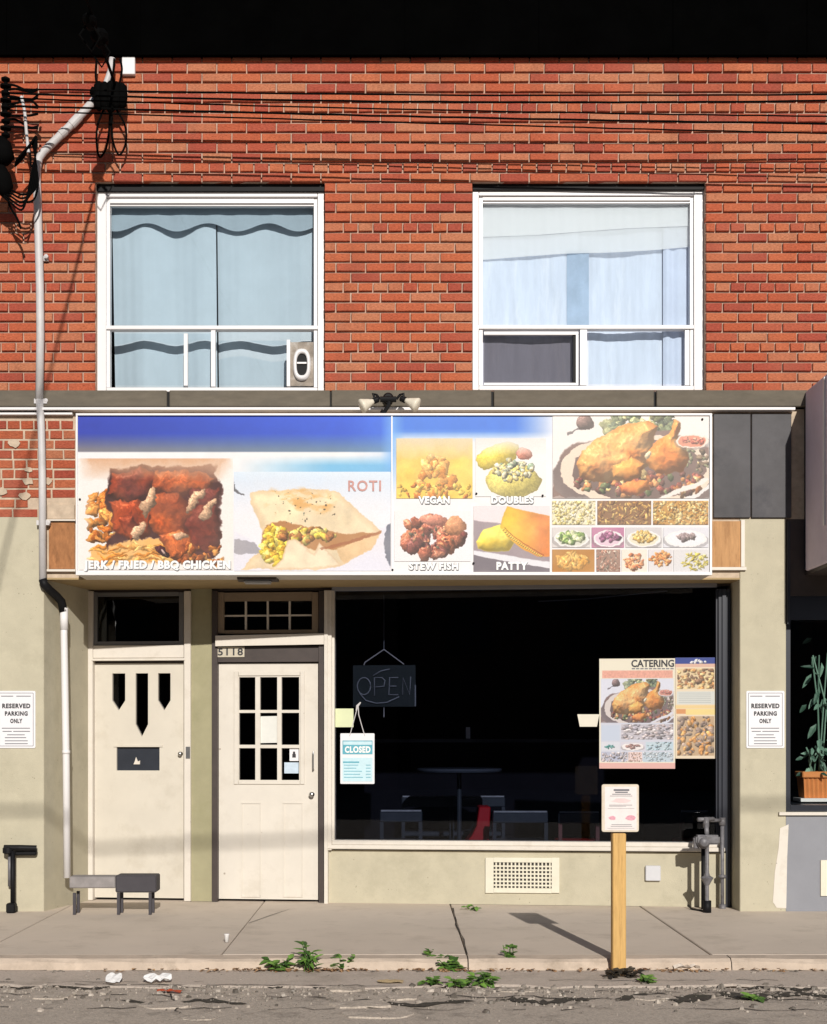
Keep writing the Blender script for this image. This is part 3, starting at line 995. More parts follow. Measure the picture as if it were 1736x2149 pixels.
spart(MB().prism_xz([(cc[0] - .028, cc[1] - .03), (cc[0] + .03, cc[1] - .03), (cc[0] + .032, cc[1] + .005), (cc[0] + .012, cc[1] - .005), (cc[0] - .005, cc[1] + .035), (cc[0] - .015, cc[1] + .0)], .055, .066), 'mail_flap', M_WHITEPAINT, door1)
def lat(mb, s, w, z, prof, n=14):
    return mb.lathe(prof, n, Matrix.Translation((s, w, z)) @ Matrix.Rotation(PI / 2, 4, 'X'))
spart(lat(MB(), SS(380, .04), .04, SZ(380, 1582, .04), [(.02, 0), (.02, .006), (.008, .01), (.016, .028), (.02, .04), (.012, .05)]), 'knob', M_STEEL, door1, smooth=True)
spart(sb(MB(), 390, 399, 1567, 1592, -.034, -.029), 'strike_plate', M_STEEL, df1)
# door beside the shop window
f2 = MB()
sb(f2, 445, 456.5, 0, 0, -.02, .12, 0, SZ(450, 1240, -.02))
sb(f2, 669, 679.5, 0, 0, -.02, .12, 0, SZ(674, 1240, -.02))
df2 = spart(f2, 'door_frame', M_BROWNFR, label='dark brown frame of the glazed door')
spart(sb(MB(), 457, 668.5, 1357, 1389, .0, .11), 'lintel', M_BROWNFR, df2)
hd = MB()
a0, a1 = SS(452, -.06), SS(680, -.06)
hd.prism_xz([(a0, SZ(452, 1356, -.06)), (a1, SZ(690, 1352, -.06)), (a1, SZ(690, 1329, -.06)), (a0, SZ(452, 1334, -.06))], -.06, -.021)
spart(hd, 'lintel_board', M_WHITEPAINT, df2)
tr2 = spart(sb(sb(sb(sb(MB(), 457, 470, 1243, 1329, .0, .07), 655, 668, 1243, 1329, .0, .07), 470.5, 654.5, 1243, 1261, .0, .07), 470.5, 654.5, 1322, 1329, .0, .07), 'fanlight', M_TAUPE, label='small eight pane fanlight with white bars')
for k in range(4):
    for q in range(2):
        a = 471 + k * 46
        spart(sb(MB(), a + 1, a + 44.5, 1262 + q * 31, 1291 + q * 30, .04, .046), 'pane', M_GLASS_DARK, tr2)
for a in (516, 562, 608):
    spart(sb(MB(), a - 2, a + 2, 1261.5, 1321.5, .02, .05), 'glazing_bar', M_WHITEPAINT, tr2)
spart(sb(MB(), 471, 654, 1290, 1293.5, .022, .048), 'glazing_bar', M_WHITEPAINT, tr2)
ZD2 = SZ(560, 1392, .04)
d2o = [(SS(457.5, .04), .02), (SS(668, .04), .02), (SS(668, .04), ZD2), (SS(457.5, .04), ZD2)]
holes = []
xs = [(502, 536), (546, 582), (591, 628)]
zs_ = [(1421, 1490), (1496, 1563), (1570, 1637)]
for a, b in xs:
    for t, u in zs_:
        holes.append([(SS(a, .04), SZ(560, t, .04)), (SS(a, .04), SZ(560, u, .04)), (SS(b, .04), SZ(560, u, .04)), (SS(b, .04), SZ(560, t, .04))])
door2 = spart(MB().plate(d2o, holes, .04, .085), 'door', M_DOOR2, label='off white door with nine glass panes')
for h in holes:
    spart(MB().prism_xz(h, .07, .076), 'pane', M_GLASS_DARK, door2)
m = MB()
sb(m, 491, 500, 1409, 1646, .028, .041)
sb(m, 630, 639, 1409, 1646, .028, .041)
sb(m, 500.5, 629.5, 1409, 1418, .028, .041)
sb(m, 500.5, 629.5, 1639, 1646, .028, .041)
spart(m, 'glazing_surround', M_DOOR2, door2, bevel=.003)
for a, b in ((506, 547), (594, 635)):
    m = MB()
    sb(m, a, b, 1684, 1686.5, .032, .041)
    sb(m, a, a + 2.5, 1687, 1880, .032, .041)
    sb(m, b - 2.5, b, 1687, 1880, .032, .041)
    sb(m, a, b, 1880.5, 1883, .032, .041)
    spart(m, 'panel_moulding', M_DOOR2, door2)
spart(lat(MB(), SS(656, .04), .04, SZ(656, 1667, .04), [(.02, 0), (.02, .008), (.009, .012), (.02, .035), (.024, .05), (.014, .062)]), 'knob', M_STEEL, door2, smooth=True)
hs, hz0, hz1 = SS(659, .04), SZ(659, 1615, .04), SZ(659, 1578, .04)
spart(MB().tube([(hs, .04, hz1), (hs, .0, hz1), (hs, -.005, hz1 - .02), (hs, -.005, hz0 + .02), (hs, .0, hz0), (hs, .04, hz0)], .006, 8), 'handle', M_STEEL, door2)
# house number
npl = thing('number_plate', 'beige plate with house number 5118 over the glazed door', 'house number', FM @ Vector((SS(486, -.01), -.01, SZ(486, 1378, -.01))), TH)
rect = (SS(455, -.01), SS(513, -.01), SZ(484, 1379, -.01), SZ(484, 1357.5, -.01))
MB().box(rect[0], rect[1], -.010, -.002, rect[2], rect[3]).build('plate', mat('beige_plate', (.5, .45, .36), .7, .1, 20), npl, FM)
lettering('5118', (rect[0] + .012, rect[1] - .012, rect[2] + .014, rect[3] - .012), -.0125, M_INK, npl, FM, .02, spacing=1.15)

# shop window
post = MB()
sb(post, 680.5, 688, 0, 0, -.07, .12, 0, SZ(684, 1239, -.07))
sb(post, 688.5, 696, 0, 0, -.05, .12, SZ(690, 1784, -.05), SZ(690, 1239, -.05))
win = spart(post, 'shop_window', M_WHITEPAINT, label='wide dark shop window with white sill and posts')
spart(sb(MB(), 696.5, 702, 1236, 1764, -.01, .1), 'inner_post', M_WHITEPAINT, win)
spart(sb(MB(), 696.5, 1505, 1227, 1235, -.03, .1), 'head_rail', M_GREYPAINT, win)
s = MB()
sb(s, 684, 1522, 1776, 1785, -.06, .12)
spart(s, 'sill', M_WHITEPAINT, win, bevel=.006)
s = MB()
sb(s, 696.5, 1519, 1766, 1775.5, -.03, .12)
spart(s, 'bottom_rail', M_WHITEPAINT, win, bevel=.005)
for a, b, wv in ((1503, 1508, .0), (1508.5, 1516, -.03), (1516.5, 1524, -.05), (1524.5, 1533, -.02)):
    spart(sb(MB(), a, b, 1236, 1786 if a > 1510 else 1765, wv, .12, 0 if a > 1522 else None), 'side_rail', M_DARKFR, win)
spart(sb(MB(), 702.5, 1502.5, 1235.5, 1765, .04, .046), 'pane', M_GLASS_SHOP, win)
# shop interior
rm = MB()
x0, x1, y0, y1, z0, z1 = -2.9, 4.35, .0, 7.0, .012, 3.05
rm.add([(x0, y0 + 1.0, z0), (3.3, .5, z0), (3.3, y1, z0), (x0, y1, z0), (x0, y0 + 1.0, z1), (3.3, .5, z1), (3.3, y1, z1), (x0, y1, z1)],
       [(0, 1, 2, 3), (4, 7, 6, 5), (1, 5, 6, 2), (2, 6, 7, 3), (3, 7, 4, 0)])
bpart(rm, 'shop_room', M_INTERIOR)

# vent grille and small box on the bulkhead
vg = spart(sb(sb(sb(sb(MB(), 1019, 1036, 1800, 1874, -.02, .005), 1158, 1174, 1800, 1874, -.02, .005), 1036.2, 1157.8, 1800, 1810, -.02, .005), 1036.2, 1157.8, 1864, 1874, -.02, .005), 'vent_grille', M_WHITEVENT, label='cream vent grille of square holes under the shop window')
spart(sb(MB(), 1036, 1158, 1810, 1864, -.002, .003), 'vent_back', mat('vent_dark', (.045, .04, .035), .9), vg)
m = MB()
for k in range(15):
    a = 1040 + k * 8.05
    sb(m, a + .0, a + 3.1, 1810.2, 1863.8, -.013, -.004)
spart(m, 'vertical_bars', M_WHITEVENT, vg)
for k in range(6):
    t = 1816.5 + k * 8
    spart(sb(MB(), 1036.2, 1157.8, t, t + 3.2, -.016, -.003), 'horizontal_bar', M_WHITEVENT, vg)
spart(sb(MB(), 1355, 1387, 1817, 1849, -.035, .01), 'junction_box', mat('pale_grey_cover', (.56, .56, .58), .5, .05, 8), bevel=.006)

# neighbour bay
nb = MB()
nb.box(PX(1650) + .001, 4.6, .004, .25, -.05, PZ(1711))
bpart(nb, 'grey_bulkhead', M_GREYPAINT)
bpart(MB().box(PX(1634), 4.6, -.03, .3, PZ(1710.5), PZ(1704)), 'window_ledge', M_WHITEPAINT)
nw = MB()
nw.box(PX(1651), PX(1661), .03, .2, PZ(1703), PZ(1250))
nw.box(PX(1661.3), 4.55, .03, .2, PZ(1703), PZ(1690))
nw.box(PX(1661.3), 4.55, .03, .2, PZ(1300), PZ(1250))
nwin = bpart(nw, 'display_window', M_DARKFR, label='dark framed window with leafy plants')
MB().box(PX(1661.3), 4.55, .06, .066, PZ(1690), PZ(1300)).build('pane', M_GLASS_PL, nwin)
bpart(MB().box(PX(1650), 4.6, .012, .25, PZ(1250), PZ(1089) + .0), 'neighbour_wall', M_BROWNFR)
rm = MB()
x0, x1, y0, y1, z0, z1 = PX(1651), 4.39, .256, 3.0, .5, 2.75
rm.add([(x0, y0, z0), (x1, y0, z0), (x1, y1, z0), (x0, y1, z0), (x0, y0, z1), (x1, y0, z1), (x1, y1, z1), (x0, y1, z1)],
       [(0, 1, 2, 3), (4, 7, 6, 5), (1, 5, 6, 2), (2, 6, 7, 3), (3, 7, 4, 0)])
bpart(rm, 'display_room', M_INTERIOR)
bpart(MB().box(PX(1652), 4.39, .205, .75, PZ(1711), PZ(1690)), 'display_shelf', M_DARKFR)
vg2 = bpart(MB().box(PX(1722), PX(1790), -.012, .02, PZ(1880), PZ(1805)), 'vent_grille', M_WHITEVENT, label='pale vent grille in the grey wall')
for k in range(6):
    MB().box(PX(1740), PX(1784), -.016, -.0135, PZ(1822 + k * 8.6), PZ(1818 + k * 8.6)).build('vent_slot', M_INK, vg2)
bpart(MB().box(PX(1651), PX(1657), -.03, .0, PZ(1310), PZ(1095)), 'awning_shade_strip', M_DARKFR)  # dark strip standing in for the awning's shade along the pillar edge

# ------------------------------------------------------------------ flat prints (food pictures) painted with numpy
NR = np.random.default_rng(5)
def fbm(h, w, scale, octs=4, seed=0, ax=1.0, ay=1.0):
    rng = np.random.default_rng(seed)
    out = np.zeros((h, w), np.float32)
    amp, tot = 1.0, 0.0
    for o in range(octs):
        s = max(1.0, scale / 2 ** o)
        gh, gw = int(h / s / ay) + 3, int(w / s / ax) + 3
        g = rng.random((gh, gw), dtype=np.float32)
        yy = np.linspace(0, gh - 2.001, h)
        xx = np.linspace(0, gw - 2.001, w)
        y0, x0 = yy.astype(int), xx.astype(int)
        fy, fx = (yy - y0)[:, None], (xx - x0)[None, :]
        fy, fx = fy * fy * (3 - 2 * fy), fx * fx * (3 - 2 * fx)
        a = g[y0][:, x0] * (1 - fx) + g[y0][:, x0 + 1] * fx
        b = g[y0 + 1][:, x0] * (1 - fx) + g[y0 + 1][:, x0 + 1] * fx
        out += amp * (a * (1 - fy) + b * fy)
        tot += amp
        amp *= .55
    return out / tot
C8 = lambda *c: np.array(c, np.float32) / 255
def canvas(w, h, col):
    im = np.empty((h, w, 3), np.float32)
    im[:] = C8(*col)
    return im
def over(im, mask, col):
    im[:] = im * (1 - mask[..., None]) + col * mask[..., None]
def poly_mask(w, h, pts, soft=1.5):
    yy, xx = np.mgrid[0:h, 0:w].astype(np.float32)
    ins = np.zeros((h, w), bool)
    dist = np.full((h, w), 1e9, np.float32)
    n = len(pts)
    for i in range(n):
        x0, y0 = pts[i]
        x1, y1 = pts[(i + 1) % n]
        if y0 != y1:
            c = ((yy >= min(y0, y1)) & (yy < max(y0, y1))) & (xx < (x1 - x0) * (yy - y0) / (y1 - y0) + x0)
            ins ^= c
        dx, dy = x1 - x0, y1 - y0
        t = np.clip(((xx - x0) * dx + (yy - y0) * dy) / (dx * dx + dy * dy + 1e-6), 0, 1)
        dist = np.minimum(dist, np.hypot(xx - x0 - t * dx, yy - y0 - t * dy))
    sd = np.where(ins, dist, -dist)
    return np.clip(sd / soft + .5, 0, 1), sd
def blob(im, cx, cy, rx, ry, rot, col, rng, rough=.25, shade=.6, gloss=.15, edge=.75, tex=.25):
    """one lump of food: a lit ellipsoid with an uneven outline"""
    h, w = im.shape[:2]
    r = max(rx, ry) * 1.4 + 2
    x0, x1, y0, y1 = int(max(0, cx - r)), int(min(w, cx + r + 1)), int(max(0, cy - r)), int(min(h, cy + r + 1))
    if x1 - x0 < 2 or y1 - y0 < 2: return
    yy, xx = np.mgrid[y0:y1, x0:x1].astype(np.float32)
    dx, dy = xx - cx, yy - cy
    c, s = math.cos(rot), math.sin(rot)
    u, v = (dx * c + dy * s) / rx, (-dx * s + dy * c) / ry
    n = fbm(y1 - y0, x1 - x0, max(3, min(rx, ry) * .8), 3, int(rng.integers(1e6)))
    q = u * u + v * v + (n - .5) * rough * 3
    m = np.clip((1 - q) * min(rx, ry) / 3, 0, 1)
    z = np.sqrt(np.clip(1 - q, 0, 1))
    nx, ny = u * c / 1.0 - v * s, u * s + v * c
    lam = np.clip(-.45 * nx - .6 * ny + .65 * z, 0, 1.3)
    n2 = fbm(y1 - y0, x1 - x0, 5, 3, int(rng.integers(1e6)))
    k = (1 - shade) + shade * lam * 1.25
    k = k * (1 - tex + tex * 2 * n2) * (edge + (1 - edge) * np.clip(z * 2.2, 0, 1))
    cc = np.asarray(col, np.float32)[None, None] * k[..., None] + (gloss * np.clip(lam - .8, 0, 1) * 3 * (n2 > .5))[..., None]
    sub = im[y0:y1, x0:x1]
    sub[:] = sub * (1 - m[..., None]) + np.clip(cc, 0, 1) * m[..., None]
def heap(im, pts_fn, n, size, cols, seed, flat=.75, **k):
    rng = np.random.default_rng(seed)
    items = []
    while len(items) < n:
        p = pts_fn(rng)
        if p: items.append(p)
    items.sort(key=lambda p: p[1])
    for (x, y) in items:
        s = size * rng.uniform(.6, 1.35)
        c = cols[rng.integers(len(cols))] * rng.uniform(.85, 1.12)
        blob(im, x, y, s, s * flat * rng.uniform(.7, 1.1), rng.uniform(0, 3.1), c, rng, **k)
def in_ell(cx, cy, rx, ry):
    def f(rng):
        a, q = rng.uniform(0, 6.283), math.sqrt(rng.random())
        return (cx + rx * q * math.cos(a), cy + ry * q * math.sin(a))
    return f
def in_box(x0, y0, x1, y1):
    return lambda rng: (rng.uniform(x0, x1), rng.uniform(y0, y1))
def warp(im, amp, scale, seed):
    h, w = im.shape[:2]
    dx = (fbm(h, w, scale, 4, seed) - .5) * 2 * amp
    dy = (fbm(h, w, scale, 4, seed + 1) - .5) * 2 * amp
    yy, xx = np.mgrid[0:h, 0:w].astype(np.float32)
    x = np.clip(xx + dx, 0, w - 1.01)
    y = np.clip(yy + dy, 0, h - 1.01)
    x0, y0 = x.astype(int), y.astype(int)
    fx, fy = (x - x0)[..., None], (y - y0)[..., None]
    return (im[y0, x0] * (1 - fx) + im[y0, x0 + 1] * fx) * (1 - fy) + (im[y0 + 1, x0] * (1 - fx) + im[y0 + 1, x0 + 1] * fx) * fy
def bleach(im, k, seed):
    """sun-bleached print: lifted darks, uneven fading, fine paper grain"""
    h, w = im.shape[:2]
    n = fbm(h, w, 120, 4, seed)[..., None]
    g = im.mean(2, keepdims=True)
    im = np.clip(g + (im - g) * 1.18, 0, 1)
    f = np.clip(k * .45 + (n - .5) * .35, 0, .5)
    im = im * (1 - f) + C8(242, 226, 212) * f
    return im * (.97 + .06 * fbm(h, w, 3, 2, seed + 5)[..., None])
def grainy(im, amt, seed):
    h, w = im.shape[:2]
    im *= 1 + amt * (fbm(h, w, 6, 3, seed)[..., None] - .5) * 2
def fade_top(im, frac, col, power=1.0):
    h = im.shape[0]
    t = np.clip(1 - np.arange(h) / (h * frac), 0, 1)[:, None, None] ** power
    im[:] = im * (1 - t) + C8(*col) * t
def body(im, pts, col, seed, R=60, soft=3, tex=.2, gloss=.3, warm=None, base=.5):
    """a puffed shape of any outline, lit from above one side"""
    h, w = im.shape[:2]
    m, sd = poly_mask(w, h, pts, soft)
    q = np.clip(sd / R, 0, 1)
    z = np.sqrt(np.clip(1 - (1 - q) ** 2, 0, 1)) * R
    z = z + (fbm(h, w, 40, 4, seed) - .5) * R * .3
    for _ in range(6):
        z = (z + np.roll(z, 2, 0) + np.roll(z, -2, 0) + np.roll(z, 2, 1) + np.roll(z, -2, 1)) / 5
    gy, gx = np.gradient(z)
    nz = 1 / np.sqrt(gx * gx + gy * gy + 1)
    lam = np.clip((.42 * gx + .62 * gy + .66) * nz, 0, 1.2)
    n = fbm(h, w, 9, 4, seed + 1)
    c = np.asarray(col, np.float32)[None, None] * (base + (1 - base) * 1.35 * lam * (1 - tex + 2 * tex * n))[..., None]
    if warm is not None:
        t = np.clip((fbm(h, w, 70, 4, seed + 2) - .4) * 3.5, 0, 1)[..., None] * .75
        c = c * (1 - t) + np.asarray(warm, np.float32)[None, None] * (base + (1 - base) * 1.3 * lam)[..., None] * t
    c = c + (gloss * np.clip(lam - .86, 0, 1) * 3 * np.clip((n - .4) * 4, 0, 1))[..., None]
    im[:] = im * (1 - m[..., None]) + np.clip(c, 0, 1) * m[..., None]
def dish(im, cx, cy, rx, ry, rim=(240, 238, 236), inner=(225, 222, 218)):
    h, w = im.shape[:2]
    yy, xx = np.mgrid[0:h, 0:w].astype(np.float32)
    q = np.hypot((xx - cx) / rx, (yy - cy) / ry)
    over(im, np.clip((1.1 - np.hypot((xx - cx) / rx, (yy - cy - ry * .22) / ry)) * rx / 4, 0, .45), C8(120, 115, 115))
    over(im, np.clip((1 - q) * rx / 2, 0, 1), C8(*rim))
    over(im, np.clip((.86 - q) * rx / 2, 0, 1), C8(*inner))

def p_jerk():
    w, h = 640, 470
    im = canvas(w, h, (243, 238, 234))
    rng = np.random.default_rng(3)
    fries = [C8(232, 170, 92), C8(214, 140, 62), C8(240, 190, 118), C8(190, 112, 44)]
    heap(im, in_ell(110, 250, 75, 105), 60, 24, [C8(200, 120, 50), C8(176, 95, 34), C8(218, 146, 74)], 21, rough=.5)
    yy, xx = np.mgrid[0:h, 0:w].astype(np.float32)
    m, _ = poly_mask(w, h, [(40, 440), (60, 390), (150, 345), (330, 330), (420, 380), (400, 452), (80, 455)], 8)
    over(im, m, C8(236, 184, 118))
    for k in range(46):
        x, y = rng.uniform(60, 390), rng.uniform(360, 445)
        blob(im, x, y, rng.uniform(28, 60), rng.uniform(5, 9), rng.uniform(-.6, .5), fries[rng.integers(4)] * rng.uniform(.95, 1.1), rng, rough=.15, shade=.4)
    m, _ = poly_mask(w, h, [(120, 40), (560, 30), (600, 120), (590, 330), (540, 440), (430, 450), (330, 330), (180, 345), (110, 380), (150, 300), (110, 180)], 7)
    over(im, m, C8(62, 34, 32))
    jerk = [C8(150, 66, 36), C8(120, 52, 36), C8(172, 84, 44), C8(104, 48, 40), C8(190, 104, 58)]
    for sd_i, (pts, ci) in enumerate([([(130, 70), (250, 45), (330, 80), (300, 170), (200, 200), (120, 170)], 3), ([(300, 60), (450, 45), (560, 70), (540, 140), (420, 170), (310, 150)], 2), ([(470, 130), (580, 110), (596, 220), (520, 240), (450, 210)], 3),
                    ([(130, 190), (250, 170), (310, 230), (290, 330), (190, 345), (140, 290)], 0), ([(300, 160), (420, 150), (480, 230), (450, 330), (350, 350), (290, 270)], 2), ([(470, 210), (580, 200), (596, 300), (560, 420), (470, 380), (450, 290)], 1), ([(330, 320), (440, 300), (500, 380), (460, 440), (370, 420)], 4), ([(170, 250), (230, 230), (260, 320), (200, 350)], 0)]):
        body(im, pts, jerk[ci] * 1.1, 100 + 3 * sd_i, 46, 5, .5, .45, jerk[(ci + 2) % 5], .34)
    mm_ = np.clip((fbm(h, w, 110, 4, 77) - .42) * 4, 0, 1) * m
    over(im, mm_ * .45, C8(92, 50, 44))
    for (x, y, rx, ry, a) in [(295, 185, 24, 62, .55), (480, 175, 20, 70, .6), (240, 300, 20, 56, .5), (420, 335, 34, 18, .2), (545, 210, 18, 60, .5)]:
        blob(im, x, y, rx, ry, a, C8(226, 184, 150), rng, rough=.3, shade=.5, tex=.35)
    heap(im, in_box(420, 370, 590, 440), 26, 17, [C8(188, 112, 50), C8(150, 78, 36), C8(214, 150, 84)], 9, rough=.5)
    blob(im, 338, 395, 32, 18, .5, C8(62, 22, 24), rng, rough=.1)
    blob(im, 344, 398, 13, 8, .5, C8(210, 180, 170), rng, rough=.1)
    fade_top(im, .20, (214, 172, 140), .8)
    m = np.clip(1.15 - np.abs(xx - 330) / 310, 0, 1) * np.clip(1 - yy / 60, 0, 1)
    # print bleached unevenly
    fa = (np.clip(np.minimum(xx, w - xx) / 55, 0, 1))
    fa = np.minimum(fa, np.clip((h - yy) / 30, 0, 1))
    im[:] = im * fa[..., None] + C8(243, 238, 234) * (1 - fa[..., None])
    im[:] = warp(im, 26, 70, 5)
    im[:] = warp(im, 7, 16, 8)
    return bleach(im, .16, 3)
def p_roti():
    w, h = 640, 420
    im = canvas(w, h, (240, 238, 242))
    rng = np.random.default_rng(8)
    yy, xx = np.mgrid[0:h, 0:w].astype(np.float32)
    over(im, np.clip(1 - yy / 190, 0, 1) * .6, C8(196, 218, 240))
    m, sd = poly_mask(w, h, [(0, 250), (110, 310), (400, 300), (640, 230), (640, 420), (0, 420)], 14)
    over(im, m * .55, C8(226, 224, 238))
    m, sd = poly_mask(w, h, [(0, 285), (90, 300), (110, 345), (20, 352), (0, 340)], 3)
    over(im, m, C8(168, 164, 170))
    m, sd = poly_mask(w, h, [(622, 235), (640, 220), (640, 405), (626, 380), (608, 310)], 3)
    over(im, m, C8(118, 120, 132))
    # folded bread
    m, sd = poly_mask(w, h, [(70, 85), (300, 72), (420, 78), (600, 255), (560, 330), (430, 400), (330, 414), (30, 412), (110, 330), (120, 260), (70, 130)], 4)
    n = fbm(h, w, 60, 5, 4)
    col = C8(240, 220, 186)[None, None] * (.86 + .26 * n[..., None])
    im[:] = im * (1 - m[..., None]) + col * m[..., None]
    over(im, m * np.clip(1 - sd / 26, 0, 1) * .35, C8(196, 160, 120))
    n2 = fbm(h, w, 26, 4, 9, 2.2, 1)
    reg, _ = poly_mask(w, h, [(150, 82), (330, 70), (420, 110), (380, 175), (180, 190), (130, 150)], 30)
    over(im, reg * np.clip((n2 - .45) * 4, 0, 1) * .75, C8(216, 162, 92))
    # opened fold with filling
    m2, sd2 = poly_mask(w, h, [(130, 225), (190, 205), (330, 240), (460, 262), (590, 258), (440, 325), (330, 330), (230, 300), (180, 380), (130, 390), (105, 330), (115, 260)], 4)
    over(im, m2, C8(176, 128, 84))
    heap(im, in_ell(170, 310, 52, 82), 70, 20, [C8(240, 214, 92), C8(228, 196, 70), C8(246, 226, 130), C8(206, 160, 60)], 5, rough=.35, shade=.5)
    heap(im, in_ell(300, 268, 110, 26), 40, 19, [C8(232, 204, 92), C8(190, 136, 78), C8(240, 220, 130), C8(170, 112, 66)], 15, rough=.35, shade=.55)
    m3, sd3 = poly_mask(w, h, [(215, 290), (245, 280), (330, 345), (350, 300), (420, 370), (440, 395), (320, 412), (150, 412), (200, 370)], 3)
    im[:] = im * (1 - m3[..., None]) + (C8(243, 226, 198)[None, None] * (.9 + .18 * n[..., None])) * m3[..., None]
    over(im, m3 * np.clip(1 - sd3 / 10, 0, 1) * .4, C8(186, 140, 100))
    m4, sd4 = poly_mask(w, h, [(420, 325), (598, 256), (560, 328), (450, 385), (430, 360)], 3)
    im[:] = im * (1 - m4[..., None]) + (C8(228, 194, 150)[None, None] * (.85 + .28 * n[..., None])) * m4[..., None]
    m5, sd5 = poly_mask(w, h, [(350, 322), (470, 290), (600, 250), (596, 262), (480, 302), (360, 330)], 2)
    over(im, m5 * .7, C8(150, 92, 60))
    for k in range(46):
        x, y = rng.uniform(150, 420), rng.uniform(80, 215)
        s = rng.uniform(2, 4.2)
        blob(im, x, y, s, s * rng.uniform(.6, 1.4), 0, C8(74, 66, 50) if k % 3 else C8(70, 96, 84), rng, rough=.3)
    m6, _ = poly_mask(w, h, [(-5, 40), (3, 40), (8, 74), (44, 96), (40, 102), (2, 84)], 2)
    over(im, m6 * .8, C8(74, 72, 74))
    fade_top(im, .10, (224, 236, 248))
    im[:] = warp(im, 9, 40, 15)
    im[:] = warp(im, 4, 10, 18)
    return bleach(im, .10, 4)
def p_vegan():
    w, h = 320, 250
    im = canvas(w, h, (232, 200, 104))
    n = fbm(h, w, 50, 5, 2)
    im *= (.86 + .28 * n)[..., None]
    heap(im, in_ell(155, 170, 78, 90), 46, 22, [C8(236, 176, 104), C8(226, 156, 84), C8(240, 190, 116), C8(216, 146, 76)], 6, rough=.35, shade=.4, edge=.7)
    heap(im, in_box(10, 190, 310, 246), 40, 12, [C8(216, 176, 84), C8(226, 150, 80), C8(236, 206, 110)], 7, rough=.4, shade=.45)
    fade_top(im, .36, (222, 206, 176), .7)
    return bleach(warp(warp(im, 12, 40, 25), 5, 12, 26), .18, 5)
def p_doubles():
    w, h = 300, 240
    im = canvas(w, h, (242, 238, 236))
    rng = np.random.default_rng(4)
    blob(im, 95, 70, 100, 48, -.35, C8(244, 218, 92), rng, rough=.1, shade=.35, tex=.15)
    blob(im, 160, 175, 118, 72, 0, C8(242, 224, 128), rng, rough=.12, shade=.35, tex=.2)
    heap(im, in_ell(165, 130, 92, 45), 60, 14, [C8(238, 222, 168), C8(226, 202, 132), C8(244, 234, 200), C8(196, 196, 170), C8(150, 168, 140)], 8, rough=.3, shade=.65, edge=.45)
    blob(im, 205, 62, 34, 26, .2, C8(224, 146, 122), rng, rough=.25, shade=.4)
    fade_top(im, .3, (230, 224, 220), .8)
    return bleach(warp(warp(im, 9, 36, 35), 4, 12, 36), .14, 6)
def p_stew():
    w, h = 310, 210
    im = canvas(w, h, (242, 238, 240))
    rng = np.random.default_rng(14)
    heap(im, in_ell(150, 112, 118, 78), 44, 30, [C8(176, 100, 76), C8(150, 86, 72), C8(206, 128, 92), C8(132, 74, 66), C8(214, 140, 110)], 3, rough=.4, shade=.6, gloss=.25, tex=.4)
    heap(im, in_ell(160, 100, 95, 60), 40, 9, [C8(230, 170, 130), C8(120, 62, 54), C8(222, 146, 104), C8(110, 100, 80)], 4, rough=.5)
    blob(im, 165, 38, 70, 24, .1, C8(222, 146, 122), rng, rough=.25, shade=.4)
    blob(im, 250, 62, 40, 42, .4, C8(226, 160, 116), rng, rough=.3, shade=.4)
    return bleach(warp(warp(im, 14, 50, 45), 6, 14, 46), .16, 7)
def p_patty():
    w, h = 320, 280
    im = canvas(w, h, (236, 224, 226))
    yy, xx = np.mgrid[0:h, 0:w].astype(np.float32)
    m, _ = poly_mask(w, h, [(0, 60), (130, 75), (320, 100), (320, 280), (0, 280)], 5)
    over(im, m, C8(160, 146, 150))
    m, _ = poly_mask(w, h, [(0, 186), (120, 205), (240, 226), (320, 236), (320, 262), (200, 246), (0, 206)], 4)
    over(im, m, C8(232, 230, 234))
    m, _ = poly_mask(w, h, [(0, 206), (200, 246), (320, 262), (320, 280), (0, 280)], 3)
    over(im, m, C8(122, 114, 120))
    rng = np.random.default_rng(9)
    m, sd = poly_mask(w, h, [(10, 150), (40, 100), (110, 78), (190, 120), (150, 190), (60, 192), (18, 178)], 5)
    n = fbm(h, w, 40, 5, 3)
    im[:] = im * (1 - m[..., None]) + (C8(240, 218, 110)[None, None] * (.86 + .26 * n[..., None])) * m[..., None]
    body(im, [(10, 150), (40, 100), (110, 78), (190, 120), (150, 190), (60, 192), (18, 178)], C8(244, 222, 116), 81, 40, 4, .1, .1, C8(240, 206, 80), .6)
    m, sd = poly_mask(w, h, [(140, 2), (320, 42), (320, 214), (270, 214), (200, 178), (140, 130), (112, 90), (120, 50)], 4)
    t = np.clip((xx - 130) / 150, 0, 1)[..., None]
    n = n * .8 + np.clip(sd / 60, 0, 1) * .35
    col = (C8(246, 210, 70) * (1 - t) + C8(234, 146, 80) * t) * (.78 + .3 * n[..., None])
    im[:] = im * (1 - m[..., None]) + col * m[..., None]
    over(im, m * np.clip(1 - sd / 9, 0, 1) * .4, C8(214, 150, 60))
    for k in range(22):
        u = k / 21
        x = 124 + 160 * u
        y = 98 + 112 * u ** .8
        blob(im, x + 7, y - 5, 2.6, 8, -.75, C8(170, 92, 34), rng, rough=.1)
        blob(im, x + 1, y + 3, 6, 5, -.6, C8(240, 196, 96), rng, rough=.15)
    return bleach(warp(im, 4, 30, 55), .12, 8)
